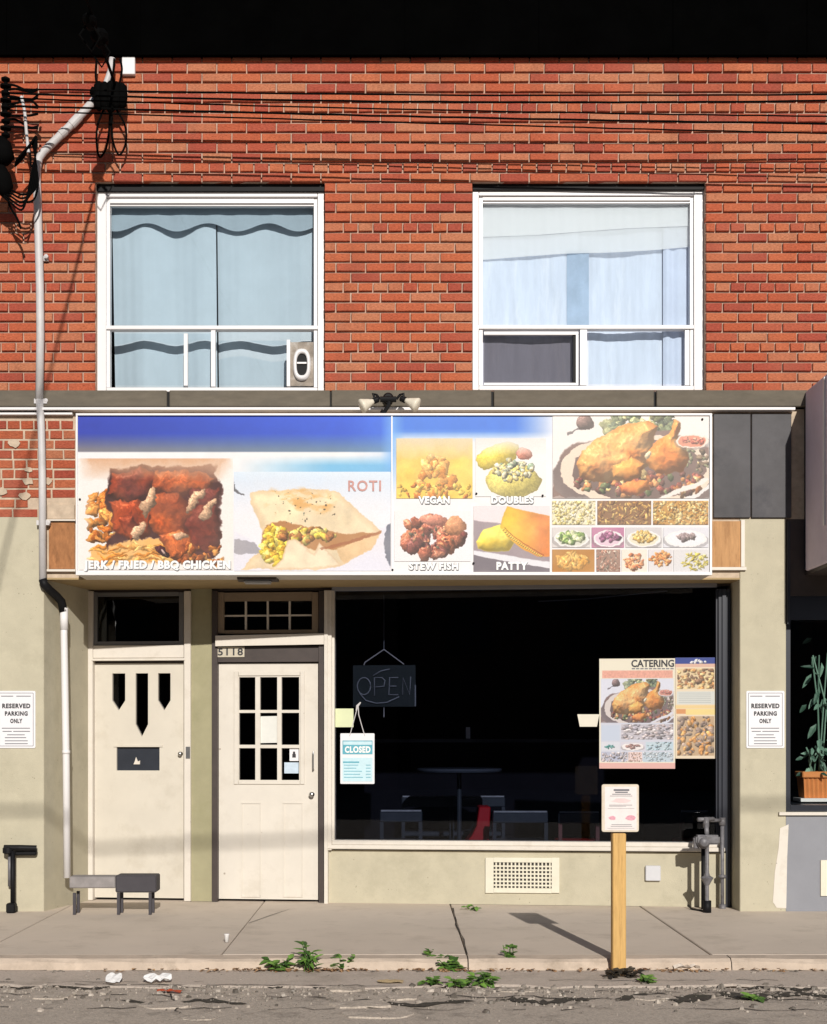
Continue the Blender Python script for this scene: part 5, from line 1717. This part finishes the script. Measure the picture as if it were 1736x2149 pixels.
def price_arr():
    w, h = 172, 424
    im = canvas(w, h, (232, 214, 186))
    im[0:26] = C8(42, 62, 140)
    rng = np.random.default_rng(2)
    heap(im, in_ell(90, 18, 36, 6), 12, 8, [C8(232, 230, 236)], 3)
    im[26:40] = C8(222, 180, 160)
    def paste(arr, x0, y0, x1, y1):
        yi = np.linspace(0, arr.shape[0] - 1, y1 - y0).astype(int)
        xi = np.linspace(0, arr.shape[1] - 1, x1 - x0).astype(int)
        im[y0:y1, x0:x1] = arr[yi][:, xi]
    paste(p_heap(160, 100, (222, 200, 160), [C8(206, 150, 96), C8(166, 116, 80), C8(226, 196, 140), C8(140, 108, 84)], 90, 12, 31), 8, 46, 164, 132)
    im[142:196, 6:166] = C8(214, 216, 210)
    for k in range(6):
        im[148 + k * 8:150 + k * 8, 14:150] = C8(170, 172, 172)
    im[200:214] = C8(236, 206, 146)
    im[216:236, 4:44] = C8(216, 150, 96)
    im[216:240, 44:] = C8(240, 214, 140)
    paste(p_heap(160, 170, (186, 160, 130), [C8(196, 140, 84), C8(170, 150, 136), C8(216, 164, 104), C8(150, 130, 120)], 120, 14, 33), 8, 246, 164, 412)
    return im * .93 + .05
cat_ = thing('catering_poster', 'large catering poster with roast bird photo on the shop window', 'poster', FM @ Vector((SS(1337, .0), .0, SZ(1337, 1613))), TH)
wq = .022
m = MB()
A, B, T, Uu = SS(1258, wq), SS(1417, wq), SZ(1337, 1382, wq), SZ(1337, 1613, wq)
m.quad_uv((A, wq, Uu), (B, wq, Uu), (B, wq, T), (A, wq, T))
m.build('poster_sheet', image_mat('print_catering', catering_arr(), .5, .8), cat_, FM)
lettering('CATERING', (SS(1325, wq), SS(1415, wq), SZ(1370, 1400, wq), SZ(1370, 1384.5, wq)), wq - .002, M_INK, cat_, FM, .03)
m = MB()
for k in range(10):
    a = 1326 + k * 9
    sb(m, a, a + 7, 1402, 1404.5, wq - .0015, wq - .0008)
m.build('small_print', M_GREYINK, cat_, FM)
pl = thing('price_poster', 'narrow menu poster with blue heading next to the catering poster', 'poster', FM @ Vector((SS(1460, .0), .0, SZ(1460, 1592))), TH)
m = MB()
wq2 = .028
A, B, T, Uu = SS(1417.5, wq2), SS(1503, wq2), SZ(1460, 1380, wq2), SZ(1460, 1592, wq2)
m.quad_uv((A, wq2, Uu), (B, wq2, Uu), (B, wq2, T), (A, wq2, T))
m.build('poster_sheet', image_mat('print_prices', price_arr(), .5, .8), pl, FM)
tub = MB()
tub.prism_xz([(SS(1217, .0), SZ(1235, 1525, .0)), (SS(1253, .0), SZ(1235, 1525, .0)), (SS(1258, .0), SZ(1235, 1499, .0)), (SS(1212, .0), SZ(1235, 1499, .0))], .004, .03)
o = spart(tub, 'paper_tub', mat('cream_card', (.66, .62, .52), .7, .06), None)
o.parent = None
o.matrix_world = Matrix.Identity(4)
o.data.transform(world_of(bld))
tag(o, 'white tapered paper tub stuck on the glass beside the catering poster', 'tub')
def glass_sheet(name, px0, px1, py0, py1, w0, m, label, cat, tilt=0.0):
    mb = MB()
    pm = (px0 + px1) / 2
    mb.box(-(SS(px1, w0) - SS(px0, w0)) / 2, (SS(px1, w0) - SS(px0, w0)) / 2, -.003, 0, 0, SZ(pm, py0, w0) - SZ(pm, py1, w0))
    o = mb.build(name, m)
    o.location = FM @ Vector((SS(pm, w0), w0, SZ(pm, py1, w0)))
    o.rotation_euler = (0, tilt, TH)
    return tag(o, label, cat)
glass_sheet('sticky_note', 704, 742, 1487, 1526, .034, M_NOTE, 'pale yellow green square note on the shop glass', 'note')
glass_sheet('paper_notice', 547, 585, 1503, 1559, .066, M_PAPER, 'blank pale paper notice taped in the middle pane of the glazed door', 'notice', -.02)
ds = glass_sheet('door_sticker', 608, 627, 1570, 1597, .066, M_WHITESIGN, 'white sticker with a black padlock shape on the glazed door', 'sticker')
m = MB().prism_xz([(-.016, .03), (.016, .03), (.016, .06), (.01, .066), (.01, .084), (-.01, .084), (-.01, .066), (-.016, .06)], -.0045, -.0032)
m.build('sticker_mark', M_INK, ds, M=world_of(ds))
glass_sheet('card_sticker', 597, 627, 1600, 1623, .066, mat('pale_blue_print', (.5, .6, .7), .5, .1, 30), 'pale blue card sticker under the white sticker on the glazed door', 'sticker')
# curtain behind the low pane of the door
# closed sign with strings
cs = thing('closed_sign', 'white and cyan CLOSED sign with opening hours hanging on strings', 'sign', FM @ Vector((SS(750, .0), .02, SZ(750, 1645, .02))), TH)
wc = .018
MB().prism_xz(rrect(SS(714.5, wc), SS(786, wc), SZ(750, 1645, wc), SZ(750, 1539, wc), .008), wc, wc + .008).build('sign_plate', M_WHITESIGN, cs, FM)
def crect(a, b, t, u, w_, m, nm):
    return sb(MB(), a, b, t, u, w_, w_ + .0015).build(nm, m, cs, FM)
crect(719, 782, 1554, 1583, wc - .002, M_CYAN, 'closed_panel')
crect(720.5, 780.5, 1556, 1563, wc - .0038, M_PALECYAN, 'panel_strip')
crect(719, 782, 1590, 1640, wc - .002, M_PALECYAN, 'hours_panel')
crect(720, 754, 1598, 1601, wc - .0038, M_CYAN, 'hours_heading')
lettering('CLOSED', (SS(724, wc), SS(778, wc), SZ(750, 1580, wc), SZ(750, 1566, wc)), wc - .0042, M_WHITEINK, cs, FM, .045, spacing=1.1)
m = MB()
for k, b in enumerate((752, 748, 760, 756, 762)):
    sb(m, 722, b, 1605 + k * 6.4, 1606.3 + k * 6.4, wc - .0038, wc - .0024)
    sb(m, 768, 778, 1605 + k * 6.4, 1606.3 + k * 6.4, wc - .0038, wc - .0024)
m.build('small_print', M_CYAN, cs, FM)
q = lambda a, b, w_=.02: Vector((SS(a, w_), w_, SZ(a, b, w_)))
MB().tube([q(734, 1545), q(738, 1530), q(744, 1508, .022), q(751, 1482, .03)], .004, 6).build('string', M_PIPEWHITE, cs, FM)
MB().tube([q(766, 1545), q(760, 1525), q(753, 1500, .022), q(752, 1482, .03)], .004, 6).build('string', M_PIPEWHITE, cs, FM)
MB().tube([q(748, 1492, .03), q(750, 1482, .03), q(757, 1474, .035)], [.006, .012, .006], 8).build('hook', M_PIPEWHITE, cs, FM)

# open sign inside, not lit
wo_ = .10
op = thing('open_sign', 'unlit neon OPEN sign on a dark board hanging inside the shop window', 'sign', FM @ Vector((SS(806, wo_), wo_, SZ(806, 1483, wo_))), TH)
sb(MB(), 741, 872, 1396, 1483, wo_, wo_ + .02).build('board', M_CLEARBOARD, op, FM)
qq = lambda a, b: Vector((SS(a, wo_ - .012), wo_ - .012, SZ(a, b, wo_ - .012)))
def stroke(pts, nm='neon_letter', r=.006):
    return MB().tube([qq(*p) for p in pts], r, 6).build(nm, M_NEON, op, FM, smooth=True)
stroke([(764 + 14 * math.cos(a * .45), 1440 + 18 * math.sin(a * .45)) for a in range(15)])
stroke([(786, 1460), (786, 1422), (802, 1422), (808, 1428), (806, 1440), (788, 1442)])
stroke([(836, 1422), (818, 1422), (816, 1458), (836, 1458)])
stroke([(817, 1440), (832, 1440)])
stroke([(845, 1458), (846, 1422), (860, 1458), (862, 1420)])
stroke([(755, 1455), (768, 1470), (790, 1476), (812, 1474), (838, 1462)], 'neon_swoosh')
stroke([(783, 1418), (800, 1408), (818, 1404)], 'neon_swoosh')
sb(MB(), 870.5, 873, 1437, 1482, wo_ - .01, wo_ + .005).build('side_trim', M_NEON, op, FM)
MB().tube([qq(764, 1396), qq(766, 1390), qq(806, 1363)], .005, 6).build('hanger', M_PIPEWHITE, op, FM)
MB().tube([qq(806, 1363), qq(848, 1394)], .005, 6).build('hanger', M_PIPEWHITE, op, FM)
MB().tube([qq(806, 1363), qq(806, 1340), qq(806, 1250)], .003, 6).build('chain', M_NEON, op, FM)
MB().tube([qq(806, 1485), qq(806, 1505)], [.003, .006], 6).build('pull_cord', M_PIPEWHITE, op, FM)

# ------------------------------------------------------------------ inside the shop
def chair_at(px, pz_top, y, wpx, label, wood=False, first=None, rot=0.0):
    s = (DIST + y) / DIST
    x = PX(px, y)
    top = PZ(pz_top, y)
    wd = wpx * U * s
    t = thing('dining_chair', label, 'chair', (x, y, .012), rot, 'chairs in the dark shop')
    hw = wd / 2
    W = Matrix.Translation((x, y, .012)) @ Matrix.Rotation(rot, 4, 'Z')
    h = top - .012
    MB().box(-hw, hw, -.02, .015, h - .10, h).build('backrest', M_CHAIRDK, t, W, bevel=.008)
    MB().box(-hw + .01, hw - .01, -.024, .012, h + .0005, h + .016).build('top_highlight', M_CHAIRGLINT, t, W)  # pale strip imitating the highlight along the backrest top
    for q in (-1, 1):
        MB().box(q * hw - q * .035, q * hw, -.015, .02, .45, h - .101).build('back_post', M_CHAIRWD if wood else M_CHAIRDK, t, W)
        MB().box(q * hw - q * .035, q * hw, -.015, .02, 0, .449).build('leg', M_CHAIRDK, t, W)
        MB().box(q * hw - q * .035, q * hw, .36, .395, 0, .41).build('leg', M_CHAIRDK, t, W)
    MB().box(-hw, hw, .021, .42, .41, .46).build('seat', M_RED if wood else M_CHAIRDK, t, W, bevel=.01)
    return t
chair_at(842, 1703, 1.7, 89, 'dark chair farthest along the window from the catering poster, near the OPEN sign')
chair_at(1092, 1705, 1.7, 116, 'wide dark chair beside the red chair')
chair_at(1215, 1706, 1.7, 86, 'dark chair with reddish posts beside the pine post', True)
chair_at(1458, 1704, 1.7, 60, 'dark chair behind the grey gas pipes', True)
chair_at(898, 1673, 3.0, 110, 'dark chair at the far side of the round table, nearer the CLOSED sign')
chair_at(1002, 1673, 3.0, 116, 'dark chair at the far side of the round table, behind the red chair')
y = 2.1
rc_ = thing('dining_chair', 'chair with red vinyl back and seat beside the round table', 'chair', (PX(1008, y), y, .012), 0, 'chairs in the dark shop')
z = lambda py: PZ(py, y)
MB().prism_xz([(PX(1006, y), z(1693)), (PX(1030, y), z(1693)), (PX(1026, y), z(1772)), (PX(974, y), z(1774)), (PX(990, y), z(1754)), (PX(1000, y), z(1734))], y, y + .38).build('backrest', M_RED, rc_, bevel=.01)
MB().box(PX(966, y), PX(1028, y), y - .01, y + .4, z(1796), z(1781)).build('seat', M_RED, rc_, bevel=.01)
for px in (970, 1022):
    for yy in (y + .02, y + .35):
        MB().box(PX(px, y), PX(px, y) + .03, yy, yy + .03, .012, z(1797)).build('leg', M_CHAIRDK, rc_)
tb = thing('pedestal_table', 'tall round pedestal table in the dark shop', 'table', (PX(964, y), y, .012))
Mt = Matrix.Translation((PX(964, y), y, .012))
zt = PZ(1612, y) - .012
MB().lathe([(.41, zt - .035), (.42, zt - .02), (.42, zt - .004), (.41, zt)], 36, Mt).build('tabletop', mat('polished_top', (.10, .12, .15), .15, .1, spec=.7), tb)
MB().lathe([(.025, .03), (.022, zt - .036)], 14, Mt).build('pedestal', M_CHAIRDK, tb)
MB().lathe([(.26, 0), (.25, .02), (.04, .03)], 24, Mt).build('base', M_CHAIRDK, tb)
sw = MB()
yy = 3.4
sw.box(PX(978, yy), PX(987, yy), yy, yy + .03, PZ(1550, yy), PZ(1526, yy))
o = sw.build('light_switch', M_STEEL)  # small pale light switch at the back of the shop
y = 3.4
tag(o, 'small pale metal dispenser glinting on the counter in the dark shop', 'dispenser')  # this is the light switch, labelled here as a dispenser
ct = thing('counter', 'dark service counter at the back of the shop', 'counter', (PX(1000, 3.6), 3.65, .012))
MB().box(PX(760, 3.6), PX(1300, 3.6), 3.38, 3.9, PZ(1558, 3.4), PZ(1551, 3.4)).build('countertop', M_CHAIRDK, ct)
MB().box(PX(765, 3.6), PX(1295, 3.6), 3.45, 3.88, .012, PZ(1559, 3.4)).build('counter_front', M_INTERIOR, ct)
tag(MB().tube([FM @ Vector((SS(a, w_), w_, SZ(a, b, w_))) for a, b, w_ in ((1130, 1262, .5), (1230, 1257, .55), (1330, 1247, .5), (1400, 1240, .45))], .006, 6).build('hanging_wire', M_NEON), 'thin pale wire sagging near the top of the shop window', 'wire')

# ------------------------------------------------------------------ gas pipes beside the pillar
yg_ = .08
gp = thing('gas_riser', 'grey gas meter pipes with regulator standing before the shop window', 'gas pipes', (PX(1495, yg_), yg_, 0))
def gpipe(nm, pts, r, m=M_GREYPIPE, n=12):
    return MB().tube([P(a, b, c) for a, b, c in pts], r, n).build(nm, m, gp, smooth=True)
yr = .20
gpipe('tall_riser', [(1516, 1912, yr), (1516, 1722, yr)], .017)
gpipe('riser_base', [(1516, 1914, yr), (1516, 1898, yr)], .03, M_GREYPIPE)
gpipe('riser_collar', [(1516, 1843, yr), (1516, 1836, yr)], .032)
gpipe('riser_elbow', [(1516, 1732, yr), (1516, 1716, yr)], .028)
gpipe('upper_link', [(1514, 1722, yr), (1484, 1721, yg_)], .016)
yf_ = -.08
gpipe('front_riser', [(1484, 1760, yf_), (1484, 1840, yf_), (1484, 1890, yf_), (1484, 1916, yf_)], .017)
gpipe('front_riser_top', [(1484, 1756, yf_), (1483, 1740, yf_), (1482, 1722, yg_ - .08)], .019)
gpipe('top_tee', [(1482, 1716, yg_ - .1), (1482, 1736, yg_ - .12)], .026)
gpipe('tee_arm', [(1465, 1720, yg_ - .12), (1498, 1719, yg_ - .06)], .018)
MB().tube([P(1484, 1832, yf_), P(1484, 1838, yf_), P(1484, 1842, yf_), P(1484, 1846, yf_), P(1484, 1858, yf_)], [.018, .026, .055, .044, .018], 14).build('flange', M_GREYPIPE, gp, smooth=False)
gpipe('pipe_sleeve', [(1484, 1890, yf_), (1484, 1918, yf_)], .036, M_BLACKMET)
MB().lathe([(.03, -.04), (.048, -.03), (.056, -.01), (.056, .012), (.04, .02), (.04, .045), (.028, .06)], 18, Matrix.Translation(P(1476, 1767, yf_ - .03)) @ Matrix.Rotation(PI / 2, 4, 'X')).build('regulator', M_GREYPIPE, gp, smooth=True)
b0 = P(1484, 1762, yf_)
MB().box(b0.x - .10, b0.x + .10, b0.y - .05, b0.y + .05, PZ(1772, yf_), PZ(1752, yf_)).build('regulator_body', M_GREYPIPE, gp, bevel=.015, seg=2)
MB().tube([P(1466, 1776, yf_), P(1460, 1778, yf_), P(1460, 1764, yf_), P(1460, 1758, yf_)], .022, 10).build('vent_cap', M_GREYPIPE, gp, smooth=True)
gpipe('rear_pipe', [(1477, 1780, .16), (1477, 1912, .16)], .022, M_BLACKMET)
gpipe('ground_loop', [(1484, 1914, yf_), (1470, 1911, .0), (1452, 1908, .1), (1444, 1900, .2)], .008, M_BLACKMET, 8)

# black standpipe at the other pillar
yb_ = -.10
bp_ = thing('black_standpipe', 'black bent pipe stand before the plaster pillar', 'pipe stand', P(25, 1912, yb_))
MB().tube([P(27, 1908, yb_), P(27, 1786, yb_)], .020, 12).build('upright', M_BLACKMET, bp_, smooth=True)
MB().tube([P(21, 1860, yb_ + .05), P(21, 1790, yb_ + .05)], .017, 10).build('rear_upright', M_GREYPIPE, bp_, smooth=True)
MB().tube([P(9, 1779, yb_), P(40, 1779, yb_), P(77, 1780, yb_ + .03)], .024, 12).build('crossbar', M_BLACKMET, bp_)
MB().box(PX(22, yb_), PX(74, yb_), yb_ + .03, yb_ + .09, PZ(1796, yb_), PZ(1786, yb_)).build('valve_body', M_BLACKMET, bp_, bevel=.01)
MB().lathe([(.03, 0), (.045, .01), (.045, .05), (.02, .06)], 12, Matrix.Translation(P(17, 1792, yb_))).build('valve_cap', M_BLACKMET, bp_)
MB().box(PX(15, yb_), PX(34, yb_), yb_ - .04, yb_ + .04, .0, PZ(1895, yb_)).build('foot', M_BLACKMET, bp_, bevel=.01)

# low charcoal bench along the pillar and the cream door
yb2 = -.16
be = thing('low_bench', 'low grey bench with a charcoal end block before the cream door', 'bench', (PX(240, yb2), yb2, 0))
MB().box(PX(150, yb2), PX(246, yb2), yb2 - .08, yb2 + .10, PZ(1862, yb2), PZ(1838, yb2)).build('seat_board', mat('worn_grey_paint', (.25, .23, .225), .8, .2, 9, .2, 40, stain=(.36, .33, .30), stain_scale=6), be, bevel=.008)
MB().box(PX(246.5, yb2), PX(332, yb2), yb2 - .09, yb2 + .11, PZ(1871, yb2), PZ(1835, yb2)).build('end_block', M_BENCH, be, bevel=.01)
for px in (160, 252, 318):
    for yy in (yb2 - .07, yb2 + .07):
        MB().box(PX(px, yb2) - .012, PX(px, yb2) + .012, yy, yy + .02, 0, PZ(1872, yb2)).build('leg', M_BENCH, be)

# ------------------------------------------------------------------ planter and plants in the next window
yq = .45
tp = thing('terracotta_planter', 'ribbed orange terracotta planter in the next shop window', 'planter', (PX(1730, yq), yq, PZ(1672, yq)))
px0, px1 = PX(1680, yq), PX(1800, yq)
z0, z1 = PZ(1674, yq), PZ(1632, yq)
m = MB()
N = 26
fr, bk = [], []
for k in range(N + 1):
    x = px0 + (px1 - px0) * k / N
    d = .012 * (k % 2)
    fr.append((x, d))
for k in range(N):
    (a, da), (b, db) = fr[k], fr[k + 1]
    m.add([(a + .015, yq - .10 + da + .03, z0), (b + .015, yq - .10 + db + .03, z0), (b, yq - .10 + db, z1), (a, yq - .10 + da, z1)], [(0, 1, 2, 3)])
m.add([(px0 + .015, yq - .07, z0), (px0, yq - .10, z1), (px0, yq + .12, z1), (px0 + .015, yq + .1, z0)], [(0, 1, 2, 3)])
m.build('planter_body', M_TERRA, tp)
MB().box(px0 - .015, px1, yq - .12, yq + .13, z1 + .001, z1 + .055).build('planter_rim', M_TERRA, tp, bevel=.008)
MB().box(px0 - .03, px1, yq - .12, yq + .13, z0 - .03, z0 - .001).build('saucer', M_WHITEMET, tp)
def leaf(mb, p, d, up, L, W, curl=.25):
    d = d.normalized()
    s = d.cross(up)
    if s.length < 1e-3: s = Vector((1, 0, 0))
    s.normalize()
    n = s.cross(d)
    q = lambda t, wv, lift: p + d * (L * t) + s * (W * wv) + n * (lift * L)
    k = len(mb.v)
    mb.add([q(0, 0, 0), q(.35, -.5, .06), q(.35, 0, 0), q(.35, .5, .06), q(.75, -.32, .0 - curl * .2), q(.75, 0, -.04 - curl * .2), q(.75, .32, -curl * .2), q(1, 0, -curl * .5)],
           [(0, 2, 1), (0, 3, 2), (1, 2, 5, 4), (2, 3, 6, 5), (4, 5, 7), (5, 6, 7)])
rp = random.Random(21)
for (px, pyt, pyb, nl, sp, sz, lab) in ((1722, 1338, 1628, 30, .15, .13, 'tall leafy plant with drooping green leaves in the next shop window'), (1704, 1560, 1632, 22, .12, .10, 'low leafy plant in the terracotta planter')):
    t = thing('potted_plant', lab, 'plant', P(px, pyb, yq))
    m, st = MB(), MB()
    base = P(px, pyb, yq)
    topz = PZ(pyt, yq) - base.z
    for k in range(nl):
        h = topz * rp.uniform(.12, 1)
        a = rp.uniform(0, 2 * PI)
        r = rp.uniform(.2, 1) * sp
        p = base + Vector((r * math.cos(a), r * .7 * math.sin(a) - .05, h))
        d = Vector((math.cos(a) * .8, math.sin(a) * .6 - .3, rp.uniform(-1.2, .2)))
        leaf(m, p, d, Vector((rp.uniform(-.4, .4), -.8, .6)), sz * rp.uniform(.7, 1.2), sz * rp.uniform(.28, .42))
    for k in range(4):
        st.tube([base + Vector((rp.uniform(-.03, .03), 0, 0)), base + Vector((rp.uniform(-.05, .05), -.02, topz * .5)), base + Vector((rp.uniform(-.09, .09), -.03, topz * rp.uniform(.75, 1)))], .007, 6)
    m.build('foliage', M_PLANT, t)
    st.build('stem', M_PLANT, t)

# ------------------------------------------------------------------ weeds, dead leaves, litter
def weed(px, py, wd, ht, nl, label, gz=-.08, cat='weed', m_=None, spiky=False):
    y = ground_y(py, gz)
    base = Vector((PX(px, y), y, gz))
    s = (DIST + y) / DIST * U
    W, H = wd * s, ht * s
    t = thing('weed', label, cat, base, 0, 'weeds along the kerb')
    m = MB()
    ns = max(3, int(nl / 7))
    for k in range(ns):
        a = rp.uniform(0, 2 * PI)
        lean = rp.uniform(.1, 1) * W / 2
        bx_ = base + Vector((rp.uniform(-.6, .6) * W / 2, rp.uniform(-.03, .03), 0))
        tip = bx_ + Vector((math.cos(a) * lean * .7, math.sin(a) * min(lean, .07), H * rp.uniform(.5, 1)))
        for q in range(nl // ns + 1):
            f = rp.uniform(.15, 1)
            p = bx_.lerp(tip, f)
            b = rp.uniform(0, 2 * PI)
            d = Vector((math.cos(b), math.sin(b) * .8, rp.uniform(-.3, .7)))
            L = rp.uniform(.035, .075) * (1.5 if spiky else 1)
            leaf(m, p, d, Vector((0, -.35, 1)), L, L * (.28 if spiky else .62), .4)
        m.tube([bx_, bx_.lerp(tip, .5) + Vector((0, 0, .01)), tip], .003, 5)
    m.build('foliage', m_ or M_LEAF, t)
    return t
weed(590, 2038, 62, 26, 46, 'low spreading weed beside the tall dark weed at the kerb')
weed(647, 2040, 40, 68, 44, 'tall dark spiky weed at the kerb', spiky=True)
weed(722, 2036, 46, 30, 34, 'bright green broad weed at the kerb next to the tall dark one')
weed(905 + 12, 2030, 30, 40, 22, 'upright weed beside the broad clump under the vent grille')
weed(948, 2036, 62, 30, 52, 'broad leafy weed clump at the kerb below the pavement crack')
weed(1070, 2032, 34, 52, 42, 'upright green weed at the kerb under the vent grille')
weed(905, 2066, 56, 14, 30, 'flat weed strip in the gutter crack, nearer the doors', -.083)
weed(960, 2069, 60, 18, 34, 'flat weed strip in the gutter crack beneath the broad clump', -.083)
weed(1020, 2068, 56, 30, 40, 'leafy weed in the gutter crack nearer the pine post', -.083)
weed(1352, 2062, 30, 16, 22, 'small weed in the gutter beyond the pine post', -.083)
weed(992, 1909, 34, 10, 14, 'tiny weed at the foot of the plastered bulkhead', 0)
weed(1588, 2098, 34, 12, 16, 'small dark weed in the broken asphalt near the pavement end', -.088)
weed(1308, 2050, 88, 18, 60, 'dark dead weeds and scraps around the foot of the pine post', -.08, 'weeds', leaf_mat('dead_leaf', (.012, .01, .008), (.06, .05, .035)))
dl = MB()
for k in range(300):
    cx_ = rp.choice([560, 575, 640, 700, 705, 690, 960, 1100, 1340, 1420, 1450, 1390, 930, 1640, 500])
    px = cx_ + rp.gauss(0, 26 if k < 150 else 150)
    y = -2.585 - abs(rp.gauss(0, .03))
    p = Vector((PX(px, y), y, -.074 + rp.uniform(0, .012)))
    a = rp.uniform(0, 6.3)
    leaf(dl, p, Vector((math.cos(a), math.sin(a), rp.uniform(-.1, .35))), Vector((0, 0, 1)), rp.uniform(.025, .055), rp.uniform(.018, .035), .6)
dl.build('dead_leaves', M_LEAFDRY, kind='stuff')
M_LITTER = mat('litter_paper', (.78, .77, .76), .7, .06, 30)
def scrap(name, px, py, w_, h_, m, label, cat, gz=-.08, hgt=.02, tilt=.35, crumple=.006):
    y = ground_y(py, gz)
    s = (DIST + y) / DIST * U
    c = Vector((PX(px, y), y, gz))
    mb = MB()
    nx, ny = 6, 4
    W, D = w_ * s, h_ * s * 2.2
    for j in range(ny + 1):
        for i in range(nx + 1):
            u, v = i / nx - .5, j / ny - .5
            mb.v.append(c + Vector((W * u * (1 - .3 * abs(v)), D * v * (1 - .35 * abs(u) ** 1.5), .006 + tilt * D * (v + .5) * .6 + rp.uniform(0, crumple) * 2)))
    for j in range(ny):
        for i in range(nx):
            a = j * (nx + 1) + i
            mb.f.append((a, a + 1, a + nx + 2, a + nx + 1))
    return tag(mb.build(name, m), label, cat)
scrap('paper_scrap', 239, 2062, 34, 16, M_LITTER, 'white paper scrap in the gutter, smaller and squarer of two', 'litter', tilt=.6)
scrap('paper_scrap', 330, 2062, 62, 16, M_LITTER, 'larger crumpled white paper scrap in the gutter above the red wrapper', 'litter', tilt=.35, crumple=.016)
scrap('red_wrapper', 356, 2084, 56, 9, mat('red_wrapper', (.38, .06, .02), .5, .2, 20), 'flattened red wrapper on the broken asphalt', 'litter', -.088, tilt=.15)
scrap('flat_lid', 1238, 2033, 60, 12, mat('pale_plastic', (.60, .56, .52), .5, .08, 20), 'pale flattened lid beside the foot of the pine post', 'litter', tilt=.12)
scrap('paper_scrap', 1440, 2036, 62, 12, mat('dirty_paper', (.62, .54, .46), .8, .15, 20), 'dirty crumpled paper at the kerb beyond the pine post', 'litter', tilt=.2, crumple=.02)
scrap('cardboard_scrap', 820, 2062, 58, 14, mat('tan_card', (.48, .36, .20), .8, .1, 12), 'square tan cardboard piece in the gutter', 'litter', -.082, tilt=.05, crumple=.003)
y = ground_y(1978, 0)
cup = MB().lathe([(.013, 0), (.018, .055), (.020, .058), (.018, .06)], 16, Matrix.Translation((PX(476, y), y, .002)))
tag(cup.build('paper_cup', M_LITTER, smooth=True), 'small white paper cup standing on the pavement', 'cup')

# ------------------------------------------------------------------ the far side of the street (behind the camera; what the glass looks out on)
M_FAR = mat('far_brick', (.16, .10, .08), .9, .15, 2)
M_FARROOF = mat('far_roof', (.05, .05, .055), .9, .15, 3)
for k, (x0, x1, hh, lab) in enumerate(((-34, -20, 6.6, 'brown brick row building across the street, farthest from the pine post'), (-19.6, -6, 7.4, 'tall brown brick building across the street facing the doors'), (-5.6, 9, 6.9, 'brown brick building across the street facing the shop window'), (9.4, 24, 7.2, 'brown brick building across the street facing the next shop'), (24.4, 38, 6.6, 'low brown brick building at the end of the street'))):
    t = thing('row_building', lab, 'building', ((x0 + x1) / 2, -30, -.1), 0, 'buildings across the street')
    MB().box(x0, x1, -40, -30, -.1, hh).build('wall', M_FAR, t)
    MB().box(x0 - .1, x1 + .1, -40.1, -29.8, hh + .01, hh + .3).build('roof', M_FARROOF, t)
    for q in range(4):
        xx = x0 + (x1 - x0) * (q + .5) / 4
        MB().box(xx - .7, xx + .7, -29.98, -29.94, 4, 5.6).build('window', M_DARKFR, t)

# street cable bundle over the far pavement: its soft shadow crosses the doors and pillars
tag(MB().tube([(-30, -15, 7.32), (-10, -15, 7.47), (0, -15, 7.54), (10, -15, 7.63), (30, -15, 7.9)], .024, 8).build('street_cable_bundle', M_CABLE), 'thick black cable bundle strung high along the street', 'cable')

# broken asphalt plates along the gutter edge
pl_ = bpy.data.objects['road']
rq = random.Random(17)
for row, (yb, dy) in enumerate(((-3.16, .17), (-3.38, .2), (-3.62, .22), (-3.9, .26))):
    x = -4.3 + rq.uniform(0, .3)
    while x < 4.7:
        L = rq.uniform(.12, .5)
        if rq.random() < .14:
            n = 14
            cx, cy = x + L / 2, yb - dy / 2 + rq.uniform(-.03, .03)
            top = [(cx + L * .48 * math.copysign(abs(math.cos(2 * PI * k / n)) ** .7, math.cos(2 * PI * k / n)) * rq.uniform(.82, 1.06), cy + dy * .48 * math.copysign(abs(math.sin(2 * PI * k / n)) ** .7, math.sin(2 * PI * k / n)) * rq.uniform(.75, 1.1)) for k in range(n)]
            h = -.0885 + rq.uniform(.001, .008)
            mb = MB()
            mb.add([(a, b, h + rq.uniform(-.004, .004)) for a, b in top] + [(cx + (a - cx) * 1.03, cy + (b - cy) * 1.08, -.1) for a, b in top] + [(cx, cy, h + .002)],
                   [(k, (k + 1) % n, 2 * n) for k in range(n)] + [(k + n, (k + 1) % n + n, (k + 1) % n, k) for k in range(n)])
            mb.build('asphalt_plate', M_ROAD, pl_)
        x += L + rq.uniform(.0, .08)

# dark soil and moss washed along the cracked asphalt
M_SOIL = mat('damp_soil', (.055, .046, .036), .95, .4, 30, .6, 90, stain=(.035, .05, .018), stain_scale=9)
for (px0_, px1_, py_, wd_) in ((1290, 1520, 2092, 11), (1500, 1745, 2088, 9), (1040, 1240, 2100, 8), (700, 1000, 2104, 6), (250, 520, 2102, 6), (20, 240, 2070, 5), (1560, 1740, 2072, 5), (560, 700, 2068, 4)):
    mb = MB()
    n = 22
    top_, bot_ = [], []
    for k in range(n + 1):
        u = k / n
        e = math.sin(PI * u) ** .5
        px = px0_ + (px1_ - px0_) * u
        w1, w2 = wd_ * e * rq.uniform(.1, 1), wd_ * e * rq.uniform(.1, 1)
        c = py_ + 4 * math.sin(u * 9 + px0_)
        for lst, q in ((top_, c - w1), (bot_, c + w2)):
            y = ground_y(q, -.086)
            lst.append((PX(px, y), y, -.0862))
    for k in range(n):
        mb.add([bot_[k], bot_[k + 1], top_[k + 1], top_[k]], [(0, 1, 2, 3)])
    mb.build('soil_patch', M_SOIL, pl_)
